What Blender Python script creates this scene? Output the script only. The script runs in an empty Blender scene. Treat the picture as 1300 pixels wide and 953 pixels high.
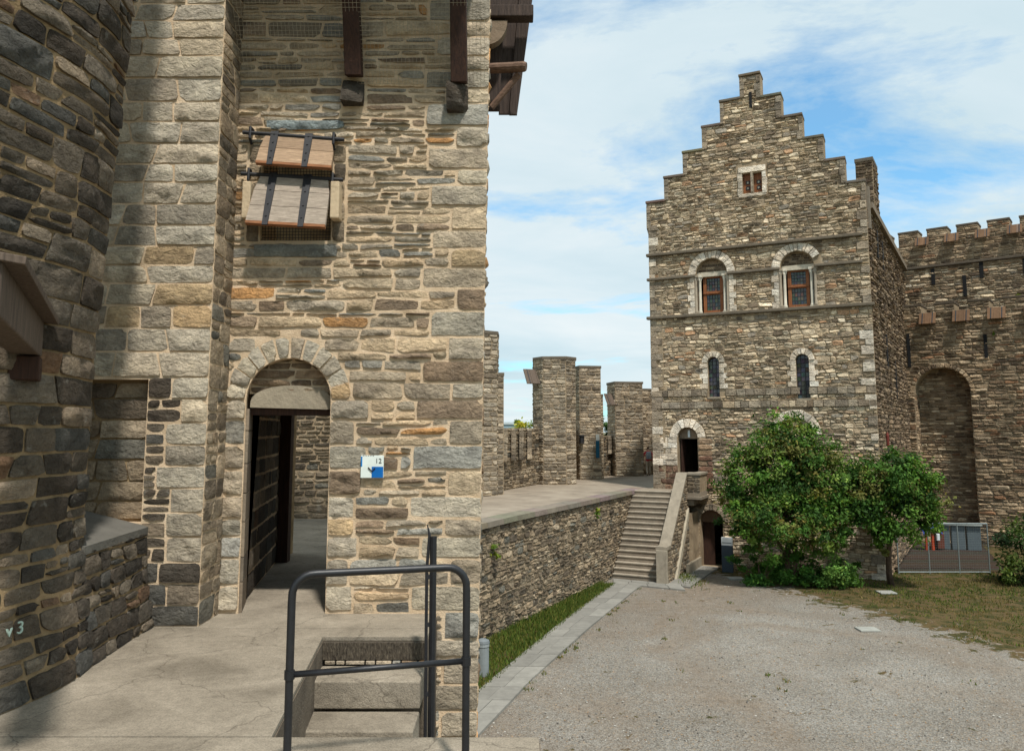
import bpy, bmesh, math, random
from mathutils import Vector, noise, Matrix
from mathutils.geometry import tessellate_polygon

S = bpy.context.scene
COL = S.collection
V3 = Vector

# ---------------------------------------------------------------- camera
PITCH = math.radians(6.6)
EYE = V3((0, 0, 1.65))
cam = bpy.data.cameras.new("camera")
cam.sensor_width = 36.0
cam.lens = 36.0 * 1000 / 1300
cam.shift_y = -45.5 / 1300
cam.clip_start = 0.05
cam.clip_end = 6000
camo = bpy.data.objects.new("camera", cam)
camo.location = EYE
camo.rotation_euler = (math.pi / 2 + PITCH, 0, 0)
COL.objects.link(camo)
S.camera = camo

# ---------------------------------------------------------------- sky and sun
SUN_EL, SUN_AZ = math.radians(60), math.radians(20)      # sun behind the camera, a touch to its right
W = bpy.data.worlds.new("World")
S.world = W
W.use_nodes = True
nt = W.node_tree
nt.nodes.clear()
N_ = nt.nodes.new
out = N_('ShaderNodeOutputWorld')
sky = N_('ShaderNodeTexSky')
sky.sky_type = 'NISHITA'
sky.sun_disc = False
sky.sun_elevation = SUN_EL
sky.sun_rotation = math.pi - SUN_AZ        # same direction as the sun lamp
sky.air_density = 1.0
sky.dust_density = 0.6
sky.ozone_density = 1.6
bg_sky = N_('ShaderNodeBackground')
bg_sky.inputs[1].default_value = 0.13
skt = N_('ShaderNodeMix'); skt.data_type = 'RGBA'; skt.blend_type = 'MULTIPLY'; skt.inputs[0].default_value = 1.0
skt.inputs[7].default_value = (0.42, 0.90, 1.02, 1)
nt.links.new(sky.outputs[0], skt.inputs[6]); nt.links.new(skt.outputs[2], bg_sky.inputs[0])
tc = N_('ShaderNodeTexCoord')
sep = N_('ShaderNodeSeparateXYZ')
nt.links.new(tc.outputs['Generated'], sep.inputs[0])
zz = N_('ShaderNodeMath'); zz.operation = 'ADD'; zz.inputs[1].default_value = 0.16
zm = N_('ShaderNodeMath'); zm.operation = 'MAXIMUM'; zm.inputs[1].default_value = 0.0
nt.links.new(sep.outputs[2], zm.inputs[0]); nt.links.new(zm.outputs[0], zz.inputs[0])
dx = N_('ShaderNodeMath'); dx.operation = 'DIVIDE'
dy = N_('ShaderNodeMath'); dy.operation = 'DIVIDE'
nt.links.new(sep.outputs[0], dx.inputs[0]); nt.links.new(zz.outputs[0], dx.inputs[1])
nt.links.new(sep.outputs[1], dy.inputs[0]); nt.links.new(zz.outputs[0], dy.inputs[1])
cmb = N_('ShaderNodeCombineXYZ')
nt.links.new(dx.outputs[0], cmb.inputs[0]); nt.links.new(dy.outputs[0], cmb.inputs[1])
mp = N_('ShaderNodeMapping')
mp.inputs['Location'].default_value = (1.9, 4.4, 0.0)
mp.inputs['Rotation'].default_value = (0, 0, 0.5)
mp.inputs['Scale'].default_value = (0.75, 1.15, 1)
nt.links.new(cmb.outputs[0], mp.inputs[0])


def wnoise(scale, detail, rough, dist):
    n = N_('ShaderNodeTexNoise')
    n.inputs['Scale'].default_value = scale
    n.inputs['Detail'].default_value = detail
    n.inputs['Roughness'].default_value = rough
    n.inputs['Distortion'].default_value = dist
    nt.links.new(mp.outputs[0], n.inputs['Vector'])
    return n


def wramp(src, stops):
    r = N_('ShaderNodeValToRGB')
    e = r.color_ramp.elements
    e[0].position, e[0].color = stops[0][0], (*stops[0][1], 1)
    e[1].position, e[1].color = stops[-1][0], (*stops[-1][1], 1)
    for p, c in stops[1:-1]:
        k = e.new(p); k.color = (*c, 1)
    nt.links.new(src, r.inputs[0])
    return r


n1 = wnoise(1.15, 9, 0.62, 0.35)
cover = wramp(n1.outputs['Fac'], [(0.335, (0.18,) * 3), (0.465, (0.97,) * 3)])
n2 = wnoise(1.0, 10, 0.6, 0.5)
ccol = wramp(n2.outputs['Fac'], [(0.30, (0.375, 0.47, 0.51)), (0.50, (0.445, 0.52, 0.55)), (0.70, (0.53, 0.57, 0.58))])
bg_cl = N_('ShaderNodeBackground')
bg_cl.inputs[1].default_value = 1.0
nt.links.new(ccol.outputs[0], bg_cl.inputs[0])
mixw = N_('ShaderNodeMixShader')
nt.links.new(cover.outputs[0], mixw.inputs[0])
nt.links.new(bg_sky.outputs[0], mixw.inputs[1])
nt.links.new(bg_cl.outputs[0], mixw.inputs[2])
nt.links.new(mixw.outputs[0], out.inputs[0])

sun = bpy.data.lights.new("sun", 'SUN')
sun.energy = 2.7
sun.angle = math.radians(3.5)
sun.color = (1.0, 0.955, 0.89)
suno = bpy.data.objects.new("sun", sun)
to_sun = V3((math.sin(SUN_AZ) * math.cos(SUN_EL), -math.cos(SUN_AZ) * math.cos(SUN_EL), math.sin(SUN_EL)))
suno.rotation_euler = to_sun.to_track_quat('Z', 'Y').to_euler()
suno.location = (0, -10, 20)
COL.objects.link(suno)

S.view_settings.view_transform = 'Standard'
S.view_settings.look = 'None'
S.view_settings.exposure = 0.7
S.view_settings.gamma = 1.0
S.cycles.max_bounces = 6
S.cycles.use_denoising = True


# ================================================================ helpers
def srgb(r, g, b):
    f = lambda c: (c / 255 / 12.92) if c <= 10 else ((c / 255 + 0.055) / 1.055) ** 2.4
    return (f(r), f(g), f(b))


def node_mat(name, rough=0.9, spec=0.3):
    m = bpy.data.materials.new(name)
    m.use_nodes = True
    t = m.node_tree
    b = t.nodes['Principled BSDF']
    b.inputs['Roughness'].default_value = rough
    b.inputs['Specular IOR Level'].default_value = spec
    return m, t, b


def tnoise(t, vec, scale, detail=6, rough=0.6, dist=0.0):
    n = t.nodes.new('ShaderNodeTexNoise')
    n.inputs['Scale'].default_value = scale
    n.inputs['Detail'].default_value = detail
    n.inputs['Roughness'].default_value = rough
    n.inputs['Distortion'].default_value = dist
    if vec is not None:
        t.links.new(vec, n.inputs['Vector'])
    return n.outputs['Fac']


def tramp(t, src, stops):
    r = t.nodes.new('ShaderNodeValToRGB')
    e = r.color_ramp.elements
    e[0].position, e[0].color = stops[0][0], (*stops[0][1], 1)
    e[1].position, e[1].color = stops[-1][0], (*stops[-1][1], 1)
    for p, c in stops[1:-1]:
        k = e.new(p); k.color = (*c, 1)
    t.links.new(src, r.inputs[0])
    return r.outputs[0]


def tmix(t, kind, fac, a, b):
    n = t.nodes.new('ShaderNodeMix')
    n.data_type = 'RGBA'
    n.blend_type = kind
    for i, v in ((0, fac), (6, a), (7, b)):
        if isinstance(v, (int, float)):
            n.inputs[i].default_value = v
        elif isinstance(v, tuple):
            n.inputs[i].default_value = (*v, 1)
        else:
            t.links.new(v, n.inputs[i])
    return n.outputs[2]


def tbump(t, b, h, strength, dist, chain=None):
    n = t.nodes.new('ShaderNodeBump')
    n.inputs['Strength'].default_value = strength
    n.inputs['Distance'].default_value = dist
    t.links.new(h, n.inputs['Height'])
    if chain is not None:
        t.links.new(chain, n.inputs['Normal'])
    t.links.new(n.outputs[0], b.inputs['Normal'])
    return n.outputs[0]


def wpos(t, scale=(1, 1, 1), rot=(0, 0, 0)):
    g = t.nodes.new('ShaderNodeNewGeometry')
    m = t.nodes.new('ShaderNodeMapping')
    m.inputs['Scale'].default_value = scale
    m.inputs['Rotation'].default_value = rot
    t.links.new(g.outputs['Position'], m.inputs[0])
    return m.outputs[0]


def mat_stone(name, fine=1.0, bump=0.6, bdist=0.02, dirt=0.6, stain=(0.055, 0.05, 0.042), lichen=0.25, streak=0.0):
    m, t, b = node_mat(name, 0.92, 0.25)
    p = wpos(t)
    ps = wpos(t, (1, 1, 1.45))
    a = t.nodes.new('ShaderNodeAttribute'); a.attribute_name = 'tint'
    v1 = tramp(t, tnoise(t, ps, 5.5 / fine, 5, 0.65, 0.4), [(0.30, (0.62, 0.61, 0.60)), (0.5, (1.0, 0.99, 0.97)), (0.72, (1.32, 1.30, 1.24))])
    c = tmix(t, 'MULTIPLY', 1.0, a.outputs['Color'], v1)
    v2 = tramp(t, tnoise(t, p, 46 / fine, 4, 0.7), [(0.30, (0.72,) * 3), (0.60, (1.12,) * 3)])
    c = tmix(t, 'MULTIPLY', 0.8, c, v2)
    d = tramp(t, tnoise(t, p, 1.7 / fine, 4, 0.7, 0.6), [(0.50, (0, 0, 0)), (0.72, (dirt,) * 3)])
    c = tmix(t, 'MIX', d, c, stain)
    l = tramp(t, tnoise(t, p, 9 / fine, 3, 0.7), [(0.62, (0, 0, 0)), (0.74, (lichen,) * 3)])
    c = tmix(t, 'MIX', l, c, (0.42, 0.40, 0.34))
    if streak:
        sk = tramp(t, tnoise(t, wpos(t, (1, 1, 0.13)), 0.9, 6, 0.68, 0.3), [(0.50, (1, 1, 1)), (0.70, (1 - streak, 1 - streak * 1.02, 1 - streak * 1.08))])
        c = tmix(t, 'MULTIPLY', 1.0, c, sk)
    t.links.new(c, b.inputs['Base Color'])
    h1 = tnoise(t, ps, 11 / fine, 6, 0.70, 0.7)
    h2 = tnoise(t, p, 70 / fine, 3, 0.65)
    vo = t.nodes.new('ShaderNodeTexVoronoi'); vo.inputs['Scale'].default_value = 21 / fine; vo.feature = 'SMOOTH_F1'
    md = t.nodes.new('ShaderNodeVectorMath'); md.operation = 'MULTIPLY_ADD'
    md.inputs[1].default_value = (0.12 * fine,) * 3
    nz = t.nodes.new('ShaderNodeTexNoise'); nz.inputs['Scale'].default_value = 9 / fine; nz.inputs['Detail'].default_value = 4
    t.links.new(ps, nz.inputs['Vector']); t.links.new(nz.outputs['Color'], md.inputs[0]); t.links.new(ps, md.inputs[2])
    t.links.new(md.outputs[0], vo.inputs['Vector'])
    x = tbump(t, b, vo.outputs['Distance'], bump * 0.7, bdist * 0.9 * fine)
    x = tbump(t, b, h1, bump, bdist * 2.2 * fine, x)
    tbump(t, b, h2, bump * 0.7, bdist * 0.35 * fine, x)
    return m


def mat_plain(name, stops, scale=8, rough=0.9, bump=0.3, bdist=0.01, bscale=60, stretch=(1, 1, 1), spec=0.3, detail=8):
    m, t, b = node_mat(name, rough, spec)
    p = wpos(t, stretch)
    c = tramp(t, tnoise(t, p, scale, detail, 0.65, 0.3), stops)
    t.links.new(c, b.inputs['Base Color'])
    if bump:
        tbump(t, b, tnoise(t, p, bscale, 5, 0.6), bump, bdist)
    return m


def mat_tint(name, rough=0.8, bump=0.2, bscale=60, bdist=0.01, spec=0.3, var=0.3, scale=10, stretch=(1, 1, 1), coord='world'):
    m, t, b = node_mat(name, rough, spec)
    p = wpos(t, stretch)
    if coord == 'object':
        g = t.nodes.new('ShaderNodeTexCoord'); q = t.nodes.new('ShaderNodeMapping')
        q.inputs['Scale'].default_value = stretch
        t.links.new(g.outputs['Object'], q.inputs[0]); p = q.outputs[0]
    a = t.nodes.new('ShaderNodeAttribute'); a.attribute_name = 'tint'
    v = tramp(t, tnoise(t, p, scale, 8, 0.7, 0.3), [(0.25, (1 - var,) * 3), (0.75, (1 + var,) * 3)])
    t.links.new(tmix(t, 'MULTIPLY', 1.0, a.outputs['Color'], v), b.inputs['Base Color'])
    if bump:
        tbump(t, b, tnoise(t, p, bscale, 5, 0.6), bump, bdist)
    return m


def mat_flat(name, col, rough=0.5, metal=0.0, spec=0.4, bump=0):
    m, t, b = node_mat(name, rough, spec)
    b.inputs['Metallic'].default_value = metal
    p = wpos(t)
    t.links.new(tramp(t, tnoise(t, p, 14, 6, 0.7), [(0.3, tuple(0.8 * c for c in col)), (0.7, tuple(min(1, 1.18 * c) for c in col))]), b.inputs['Base Color'])
    if bump:
        tbump(t, b, tnoise(t, p, 90, 4, 0.6), bump, 0.004)
    return m


M = {}
M['stone'] = mat_stone('stone_tower', 1.0, 0.8, 0.022, 0.4, stain=(0.085, 0.075, 0.06))
M['stone_dark'] = mat_stone('stone_dark', 1.0, 0.9, 0.028, 0.5, lichen=0.3)
M['stone_far'] = mat_stone('stone_far', 2.6, 0.7, 0.03, 0.5, lichen=0.3, streak=0.42)
M['mortar'] = mat_plain('mortar', [(0.3, srgb(176, 153, 124)), (0.55, srgb(212, 188, 157)), (0.75, srgb(226, 206, 178))], 3.5, 0.97, 0.8, 0.012, 70, spec=0.1)
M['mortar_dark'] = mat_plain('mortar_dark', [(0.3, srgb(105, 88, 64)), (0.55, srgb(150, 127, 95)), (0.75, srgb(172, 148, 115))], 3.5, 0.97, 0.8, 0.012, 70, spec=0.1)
M['mortar_far'] = mat_plain('mortar_far', [(0.3, srgb(120, 105, 85)), (0.55, srgb(156, 138, 113)), (0.8, srgb(178, 161, 135))], 1.5, 0.97, 0.8, 0.03, 20, spec=0.1)
M['ashlar'] = mat_tint('ashlar', 0.9, 0.5, 26, 0.02, 0.2, 0.3, 3.0)
M['wood_dark'] = mat_plain('wood_dark', [(0.3, srgb(38, 24, 18)), (0.6, srgb(66, 43, 31)), (0.8, srgb(92, 64, 47))], 9, 0.75, 0.5, 0.01, 30, (6, 6, 0.5))
M['wood_grey'] = mat_plain('wood_grey', [(0.3, srgb(66, 56, 48)), (0.6, srgb(104, 90, 78)), (0.8, srgb(132, 117, 104))], 8, 0.85, 0.5, 0.01, 30, (6, 6, 0.6))
M['plank'] = mat_tint('shutter_plank', 0.85, 0.6, 40, 0.008, 0.2, 0.5, 7, (1.3, 8, 10))
M['iron'] = mat_flat('iron', srgb(48, 48, 50), 0.6, 0.3, bump=0.4)
M['rail'] = mat_plain('painted_rail', [(0.3, srgb(22, 23, 25)), (0.66, srgb(34, 34, 37)), (0.72, srgb(70, 58, 48))], 16, 0.45, 0.15, 0.004, 60, spec=0.5)
M['tint'] = mat_tint('painted', 0.6, 0.1, 50, 0.006, 0.3, 0.12, 6)
M['leaf'] = None
M['black'] = mat_flat('dark_slot', (0.006, 0.006, 0.006), 0.9)


def leaf_mat(name, trans=0.25):
    m, t, b = node_mat(name, 0.7, 0.18)
    a = t.nodes.new('ShaderNodeAttribute'); a.attribute_name = 'tint'
    t.links.new(a.outputs['Color'], b.inputs['Base Color'])
    tr = t.nodes.new('ShaderNodeBsdfTranslucent')
    g = tmix(t, 'MULTIPLY', 1.0, a.outputs['Color'], (1.5, 1.7, 0.7))
    t.links.new(g, tr.inputs[0])
    mx = t.nodes.new('ShaderNodeMixShader'); mx.inputs[0].default_value = trans
    o = t.nodes['Material Output']
    t.links.new(b.outputs[0], mx.inputs[1]); t.links.new(tr.outputs[0], mx.inputs[2])
    t.links.new(mx.outputs[0], o.inputs[0])
    return m


M['leaf'] = leaf_mat('leaf')


class MB:
    """collects faces with a tint per piece and builds one mesh"""

    def __init__(s):
        s.v, s.f, s.t = [], [], []

    def add(s, vs, fs, tint=(0.5, 0.5, 0.5)):
        o = len(s.v)
        s.v += [tuple(p) for p in vs]
        s.f += [tuple(i + o for i in f) for f in fs]
        s.t += [tint] * len(vs)
        return s

    def box(s, c, d, tint=(0.5, 0.5, 0.5), rz=0.0, mat=None):
        hx, hy, hz = d[0] / 2, d[1] / 2, d[2] / 2
        vs = [V3((x, y, z)) for z in (-hz, hz) for y in (-hy, hy) for x in (-hx, hx)]
        R = mat if mat is not None else Matrix.Rotation(rz, 3, 'Z')
        vs = [R @ p + V3(c) for p in vs]
        return s.add(vs, [(0, 2, 3, 1), (4, 5, 7, 6), (0, 1, 5, 4), (2, 6, 7, 3), (0, 4, 6, 2), (1, 3, 7, 5)], tint)

    def prism(s, poly, z0, z1, tint=(0.5, 0.5, 0.5)):
        n = len(poly)
        vs = [(x, y, z0) for x, y in poly] + [(x, y, z1) for x, y in poly]
        fs = [(i, (i + 1) % n, n + (i + 1) % n, n + i) for i in range(n)]
        fs += [tuple(range(n - 1, -1, -1)), tuple(range(n, 2 * n))]
        return s.add(vs, fs, tint)

    def tube(s, pts, rad, k=8, tint=(0.5, 0.5, 0.5), cap=True):
        pts = [V3(p) for p in pts]
        rad = rad if isinstance(rad, (list, tuple)) else [rad] * len(pts)
        vs, fs = [], []
        up = None
        for i, p in enumerate(pts):
            d = (pts[min(i + 1, len(pts) - 1)] - pts[max(i - 1, 0)]).normalized()
            if up is None:
                up = d.orthogonal().normalized()
            up = (up - d * up.dot(d)).normalized()
            q = d.cross(up)
            for j in range(k):
                a = 2 * math.pi * j / k
                vs.append(p + (up * math.cos(a) + q * math.sin(a)) * rad[i])
        for i in range(len(pts) - 1):
            for j in range(k):
                fs.append((i * k + j, i * k + (j + 1) % k, (i + 1) * k + (j + 1) % k, (i + 1) * k + j))
        if cap:
            fs.append(tuple(range(k - 1, -1, -1)))
            fs.append(tuple(range((len(pts) - 1) * k, len(pts) * k)))
        return s.add(vs, fs, tint)

    def build(s, name, mat, parent=None, smooth=False, loc=None, bevel=0, label=None, kind=None):
        if loc is None:
            if s.v:
                loc = tuple(sum(p[i] for p in s.v) / len(s.v) for i in range(3))
            else:
                loc = (0, 0, 0)
        me = bpy.data.meshes.new(name)
        me.from_pydata([(p[0] - loc[0], p[1] - loc[1], p[2] - loc[2]) for p in s.v], [], s.f)
        at = me.color_attributes.new('tint', 'FLOAT_COLOR', 'POINT')
        flat = []
        for c in s.t:
            flat += [c[0], c[1], c[2], 1.0]
        at.data.foreach_set('color', flat)
        if smooth:
            me.polygons.foreach_set('use_smooth', [True] * len(me.polygons))
        me.materials.append(M[mat] if isinstance(mat, str) else mat)
        o = bpy.data.objects.new(name, me)
        COL.objects.link(o)
        wl = V3(loc)
        if parent is not None:
            o.parent = parent
            o.location = wl - world_loc(parent)
        else:
            o.location = wl
        if bevel:
            b = o.modifiers.new('bevel', 'BEVEL'); b.width = bevel; b.segments = 2; b.limit_method = 'ANGLE'
        if label:
            o['label'] = label
        if kind:
            o['kind'] = kind
        return o


def world_loc(o):
    p = V3(o.location)
    while o.parent is not None:
        o = o.parent
        p = p + V3(o.location)
    return p


def thing(name, label, cat, loc=(0, 0, 0), group=None):
    o = bpy.data.objects.new(name, None)
    COL.objects.link(o)
    o.location = loc
    o.empty_display_size = 0.2
    o['label'] = label
    o['category'] = cat
    if group:
        o['group'] = group
    return o


def part(name, parent, loc=None):
    o = bpy.data.objects.new(name, None)
    COL.objects.link(o)
    o.parent = parent
    if loc is not None:
        o.location = V3(loc) - world_loc(parent)
    return o


def tag(o, label=None, cat=None, group=None, kind=None):
    for k, v in (('label', label), ('category', cat), ('group', group), ('kind', kind)):
        if v:
            o[k] = v
    return o


class Frame:
    """a wall plane: u along the wall, v up, w out of the wall"""

    def __init__(s, o, u, lean=0.0):
        s.o = V3(o)
        s.U = V3((u[0], u[1], 0)).normalized()
        s.N = V3((s.U.y, -s.U.x, 0))
        s.V = (V3((0, 0, 1)) + s.N * lean)

    def P(s, u, v, w=0.0):
        return s.o + s.U * u + s.V * v + s.N * w

    def mat(s):
        return Matrix((s.U, -s.N, V3((0, 0, 1)))).transposed()      # x along wall, y into wall, z up


def project(p):
    q = p - EYE
    c, s_ = math.cos(PITCH), math.sin(PITCH)
    f = q.y * c + q.z * s_
    if f < 0.2:
        return None
    return 650 + 1000 * q.x / f, 431 - 1000 * (-q.y * s_ + q.z * c) / f, f


# ------------------------------------------------------------ masonry
PAL_TOWER = [(srgb(172, 161, 141), 30), (srgb(184, 168, 141), 22), (srgb(160, 151, 134), 20), (srgb(194, 175, 145), 10),
             (srgb(138, 138, 131), 9), (srgb(153, 154, 147), 7), (srgb(192, 148, 96), 5), (srgb(140, 123, 103), 9)]
PAL_PIL = [(srgb(182, 175, 158), 30), (srgb(172, 166, 150), 22), (srgb(188, 179, 158), 18), (srgb(160, 153, 138), 14),
           (srgb(180, 181, 174), 3), (srgb(188, 165, 128), 5)]
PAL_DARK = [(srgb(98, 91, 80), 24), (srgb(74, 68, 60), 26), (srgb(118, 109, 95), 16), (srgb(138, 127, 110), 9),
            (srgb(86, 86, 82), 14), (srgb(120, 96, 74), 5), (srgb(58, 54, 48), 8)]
PAL_HOUSE = [(srgb(190, 175, 149), 26), (srgb(170, 155, 131), 24), (srgb(205, 190, 162), 20), (srgb(138, 123, 103), 13),
             (srgb(216, 203, 178), 9), (srgb(186, 150, 116), 4), (srgb(156, 148, 134), 8)]
PAL_RAMP = [(srgb(140, 128, 108), 28), (srgb(124, 113, 96), 26), (srgb(156, 143, 121), 20), (srgb(100, 91, 78), 14),
            (srgb(168, 155, 133), 6), (srgb(114, 113, 104), 8)]
PAL_TURRET = [(srgb(168, 158, 140), 26), (srgb(150, 141, 125), 24), (srgb(182, 171, 150), 18), (srgb(124, 115, 101), 12), (srgb(194, 183, 162), 6)]
PAL_CURTAIN = [(srgb(152, 134, 109), 26), (srgb(130, 113, 92), 26), (srgb(172, 153, 126), 20), (srgb(104, 89, 72), 14),
               (srgb(186, 167, 139), 9), (srgb(152, 117, 88), 4)]
PAL_SIDE = [(srgb(128, 112, 92), 26), (srgb(108, 94, 77), 26), (srgb(146, 129, 107), 20), (srgb(90, 77, 64), 16), (srgb(160, 143, 119), 8)]  # darker stones; the shade of the house flank is put into their colour
PAL_WHITE = [(srgb(220, 212, 196), 10), (srgb(208, 199, 182), 8), (srgb(228, 222, 208), 6)]
PAL_ASHG = [(srgb(150, 140, 123), 10), (srgb(136, 126, 111), 8), (srgb(160, 150, 132), 6)]


def pick(rng, pal, j=0.10):
    tot = sum(w for _, w in pal)
    x = rng.uniform(0, tot)
    for c, w in pal:
        x -= w
        if x <= 0:
            break
    k = rng.uniform(1 - 1.6 * j, 1 + 1.6 * j)
    h = rng.uniform(-j * 0.35, j * 0.35)
    l = 0.33 * (c[0] + c[1] + c[2])
    c = tuple(lerp(q, l, 0.08) for q in c)
    if rng.random() < 0.12: k *= rng.choice((0.72, 1.16))
    return (c[0] * k * (1 + h) * 1.065, c[1] * k, c[2] * k * (1 - h) * 0.945)     # warm limestone cast


def lerp(a, b, t):
    return a + (b - a) * t


def near_stone(rng, quad, gap, proud, rough, cell=0.05):
    bl, br, tr, tl = quad
    cu = sum(p[0] for p in quad) / 4; cv = sum(p[1] for p in quad) / 4
    w = max((abs(br[0] - bl[0]) + abs(tr[0] - tl[0])) / 2, math.hypot(br[0] - bl[0], br[1] - bl[1]))
    h = max(math.hypot(tl[0] - bl[0], tl[1] - bl[1]), 0.02)
    nx = max(3, min(11, int(w / cell))); ny = max(2, min(6, int(h / cell * 1.4)))
    g = gap / 2
    off = V3((rng.uniform(0, 50), rng.uniform(0, 50), rng.uniform(0, 50)))
    lift = proud * rng.uniform(0.35, 1.25)
    sx, sy = rng.uniform(-1, 1) * proud * 0.35, rng.uniform(-0.8, 1) * proud * 0.4
    flat = rng.random() < 0.4
    rr = rough * (0.25 if flat else rng.uniform(0.7, 1.5))
    lim = min(0.22 * min(w, h), 0.014)
    cr = [rng.uniform(0.0, 1.0) ** 1.5 * lim * (2.2 if rng.random() < 0.15 else 1) for _ in range(4)]
    iu = max(0.3, 1 - 2 * g / max(w, 1e-4)); iv = max(0.3, 1 - 2 * g / h)
    vs = []
    for j in range(ny + 1):
        for i in range(nx + 1):
            s, t = i / nx, j / ny
            bd = i in (0, nx) or j in (0, ny)
            if 0 < i < nx: s += rng.uniform(-0.26, 0.26) / nx
            if 0 < j < ny: t += rng.uniform(-0.26, 0.26) / ny
            u = lerp(lerp(bl[0], br[0], s), lerp(tl[0], tr[0], s), t)
            v = lerp(lerp(bl[1], br[1], s), lerp(tl[1], tr[1], s), t)
            u = cu + (u - cu) * iu; v = cv + (v - cv) * iv
            p = V3((u * 8, v * 12, 0)) + off
            if bd:
                q = noise.noise(V3((u * 15, v * 15, 0)) + off)
                a = max(-0.3, 0.25 + 1.1 * q) * gap * 0.5
                du, dv = u - cu, v - cv
                if i in (0, nx): u -= math.copysign(a, du)
                if j in (0, ny): v -= math.copysign(a, dv)
                if i in (0, nx) and j in (0, ny):
                    c = cr[(i > 0) + 2 * (j > 0)]
                    u -= math.copysign(c, du); v -= math.copysign(c, dv)
                wz = lift * 0.72 + 0.3 * rr * q
            else:
                wz = lift + rr * (noise.noise(p) + 0.55 * noise.noise(p * 2.6) + 0.25)
            wz += sx * (s - 0.5) * 2 + sy * (t - 0.5) * 2
            vs.append((u, v, max(wz, 0.001)))
    fs = []
    n1_ = nx + 1
    for j in range(ny):
        for i in range(nx):
            a = j * n1_ + i
            if (i + j) % 2: fs += [(a, a + 1, a + n1_ + 1), (a, a + n1_ + 1, a + n1_)]
            else: fs += [(a, a + 1, a + n1_), (a + 1, a + n1_ + 1, a + n1_)]
    ring = [i for i in range(nx + 1)] + [j * n1_ + nx for j in range(1, ny + 1)] + [ny * n1_ + i for i in range(nx - 1, -1, -1)] + [j * n1_ for j in range(ny - 1, 0, -1)]
    b0 = len(vs)
    k = len(ring)
    for r in ring: vs.append(vs[r])
    for r in ring: vs.append((vs[r][0], vs[r][1], -0.02))
    for q in range(k):
        fs.append((b0 + q, b0 + k + q, b0 + k + (q + 1) % k, b0 + (q + 1) % k))
    return vs, fs


def far_stone(rng, quad, gap, proud, rough, cell=None):
    cu = sum(p[0] for p in quad) / 4; cv = sum(p[1] for p in quad) / 4
    bl, br, tr, tl = quad
    w = max(1e-3, ((br[0] - bl[0]) + (tr[0] - tl[0])) / 2); h = max(1e-3, ((tl[1] - bl[1]) + (tr[1] - br[1])) / 2)
    w = max(w, math.hypot(br[0] - bl[0], br[1] - bl[1])); h = max(h, math.hypot(tl[0] - bl[0], tl[1] - bl[1]))
    g = gap / 2
    pts = []
    dressed = rough <= 0.0121
    for a, b in ((bl, br), (br, tr), (tr, tl), (tl, bl)):
        for t in ((0.03, 0.97) if dressed else (rng.uniform(0.08, 0.22), rng.uniform(0.6, 0.92))):
            u = lerp(a[0], b[0], t); v = lerp(a[1], b[1], t)
            ku = max(0.4, 1 - 2 * g / w * (1 if dressed else rng.uniform(0.5, 1.6))); kv = max(0.4, 1 - 2 * g / h * (1 if dressed else rng.uniform(0.5, 1.6)))
            pts.append((cu + (u - cu) * ku, cv + (v - cv) * kv))
    n = len(pts)
    pr = proud * rng.uniform(0.5, 1.5)
    tx, ty = rng.uniform(-1, 1) * rough, rng.uniform(-1, 1) * rough
    vs = [(u, v, -0.03) for u, v in pts]
    vs += [(u, v, max(0.004, pr * 0.55)) for u, v in pts]
    for u, v in pts:
        a, b = (u - cu) / w, (v - cv) / h
        ki, kj = (0.95, 0.93) if dressed else (0.8, 0.68)
        vs.append((cu + (u - cu) * ki, cv + (v - cv) * kj, max(0.008, pr + tx * a + ty * b + rng.uniform(-0.25, 0.25) * rough)))
    fs = []
    for r in (0, n):
        for i in range(n):
            fs.append((r + i, r + (i + 1) % n, r + n + (i + 1) % n, r + n + i))
    fs.append(tuple(range(2 * n, 3 * n)))
    return vs, fs


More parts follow.
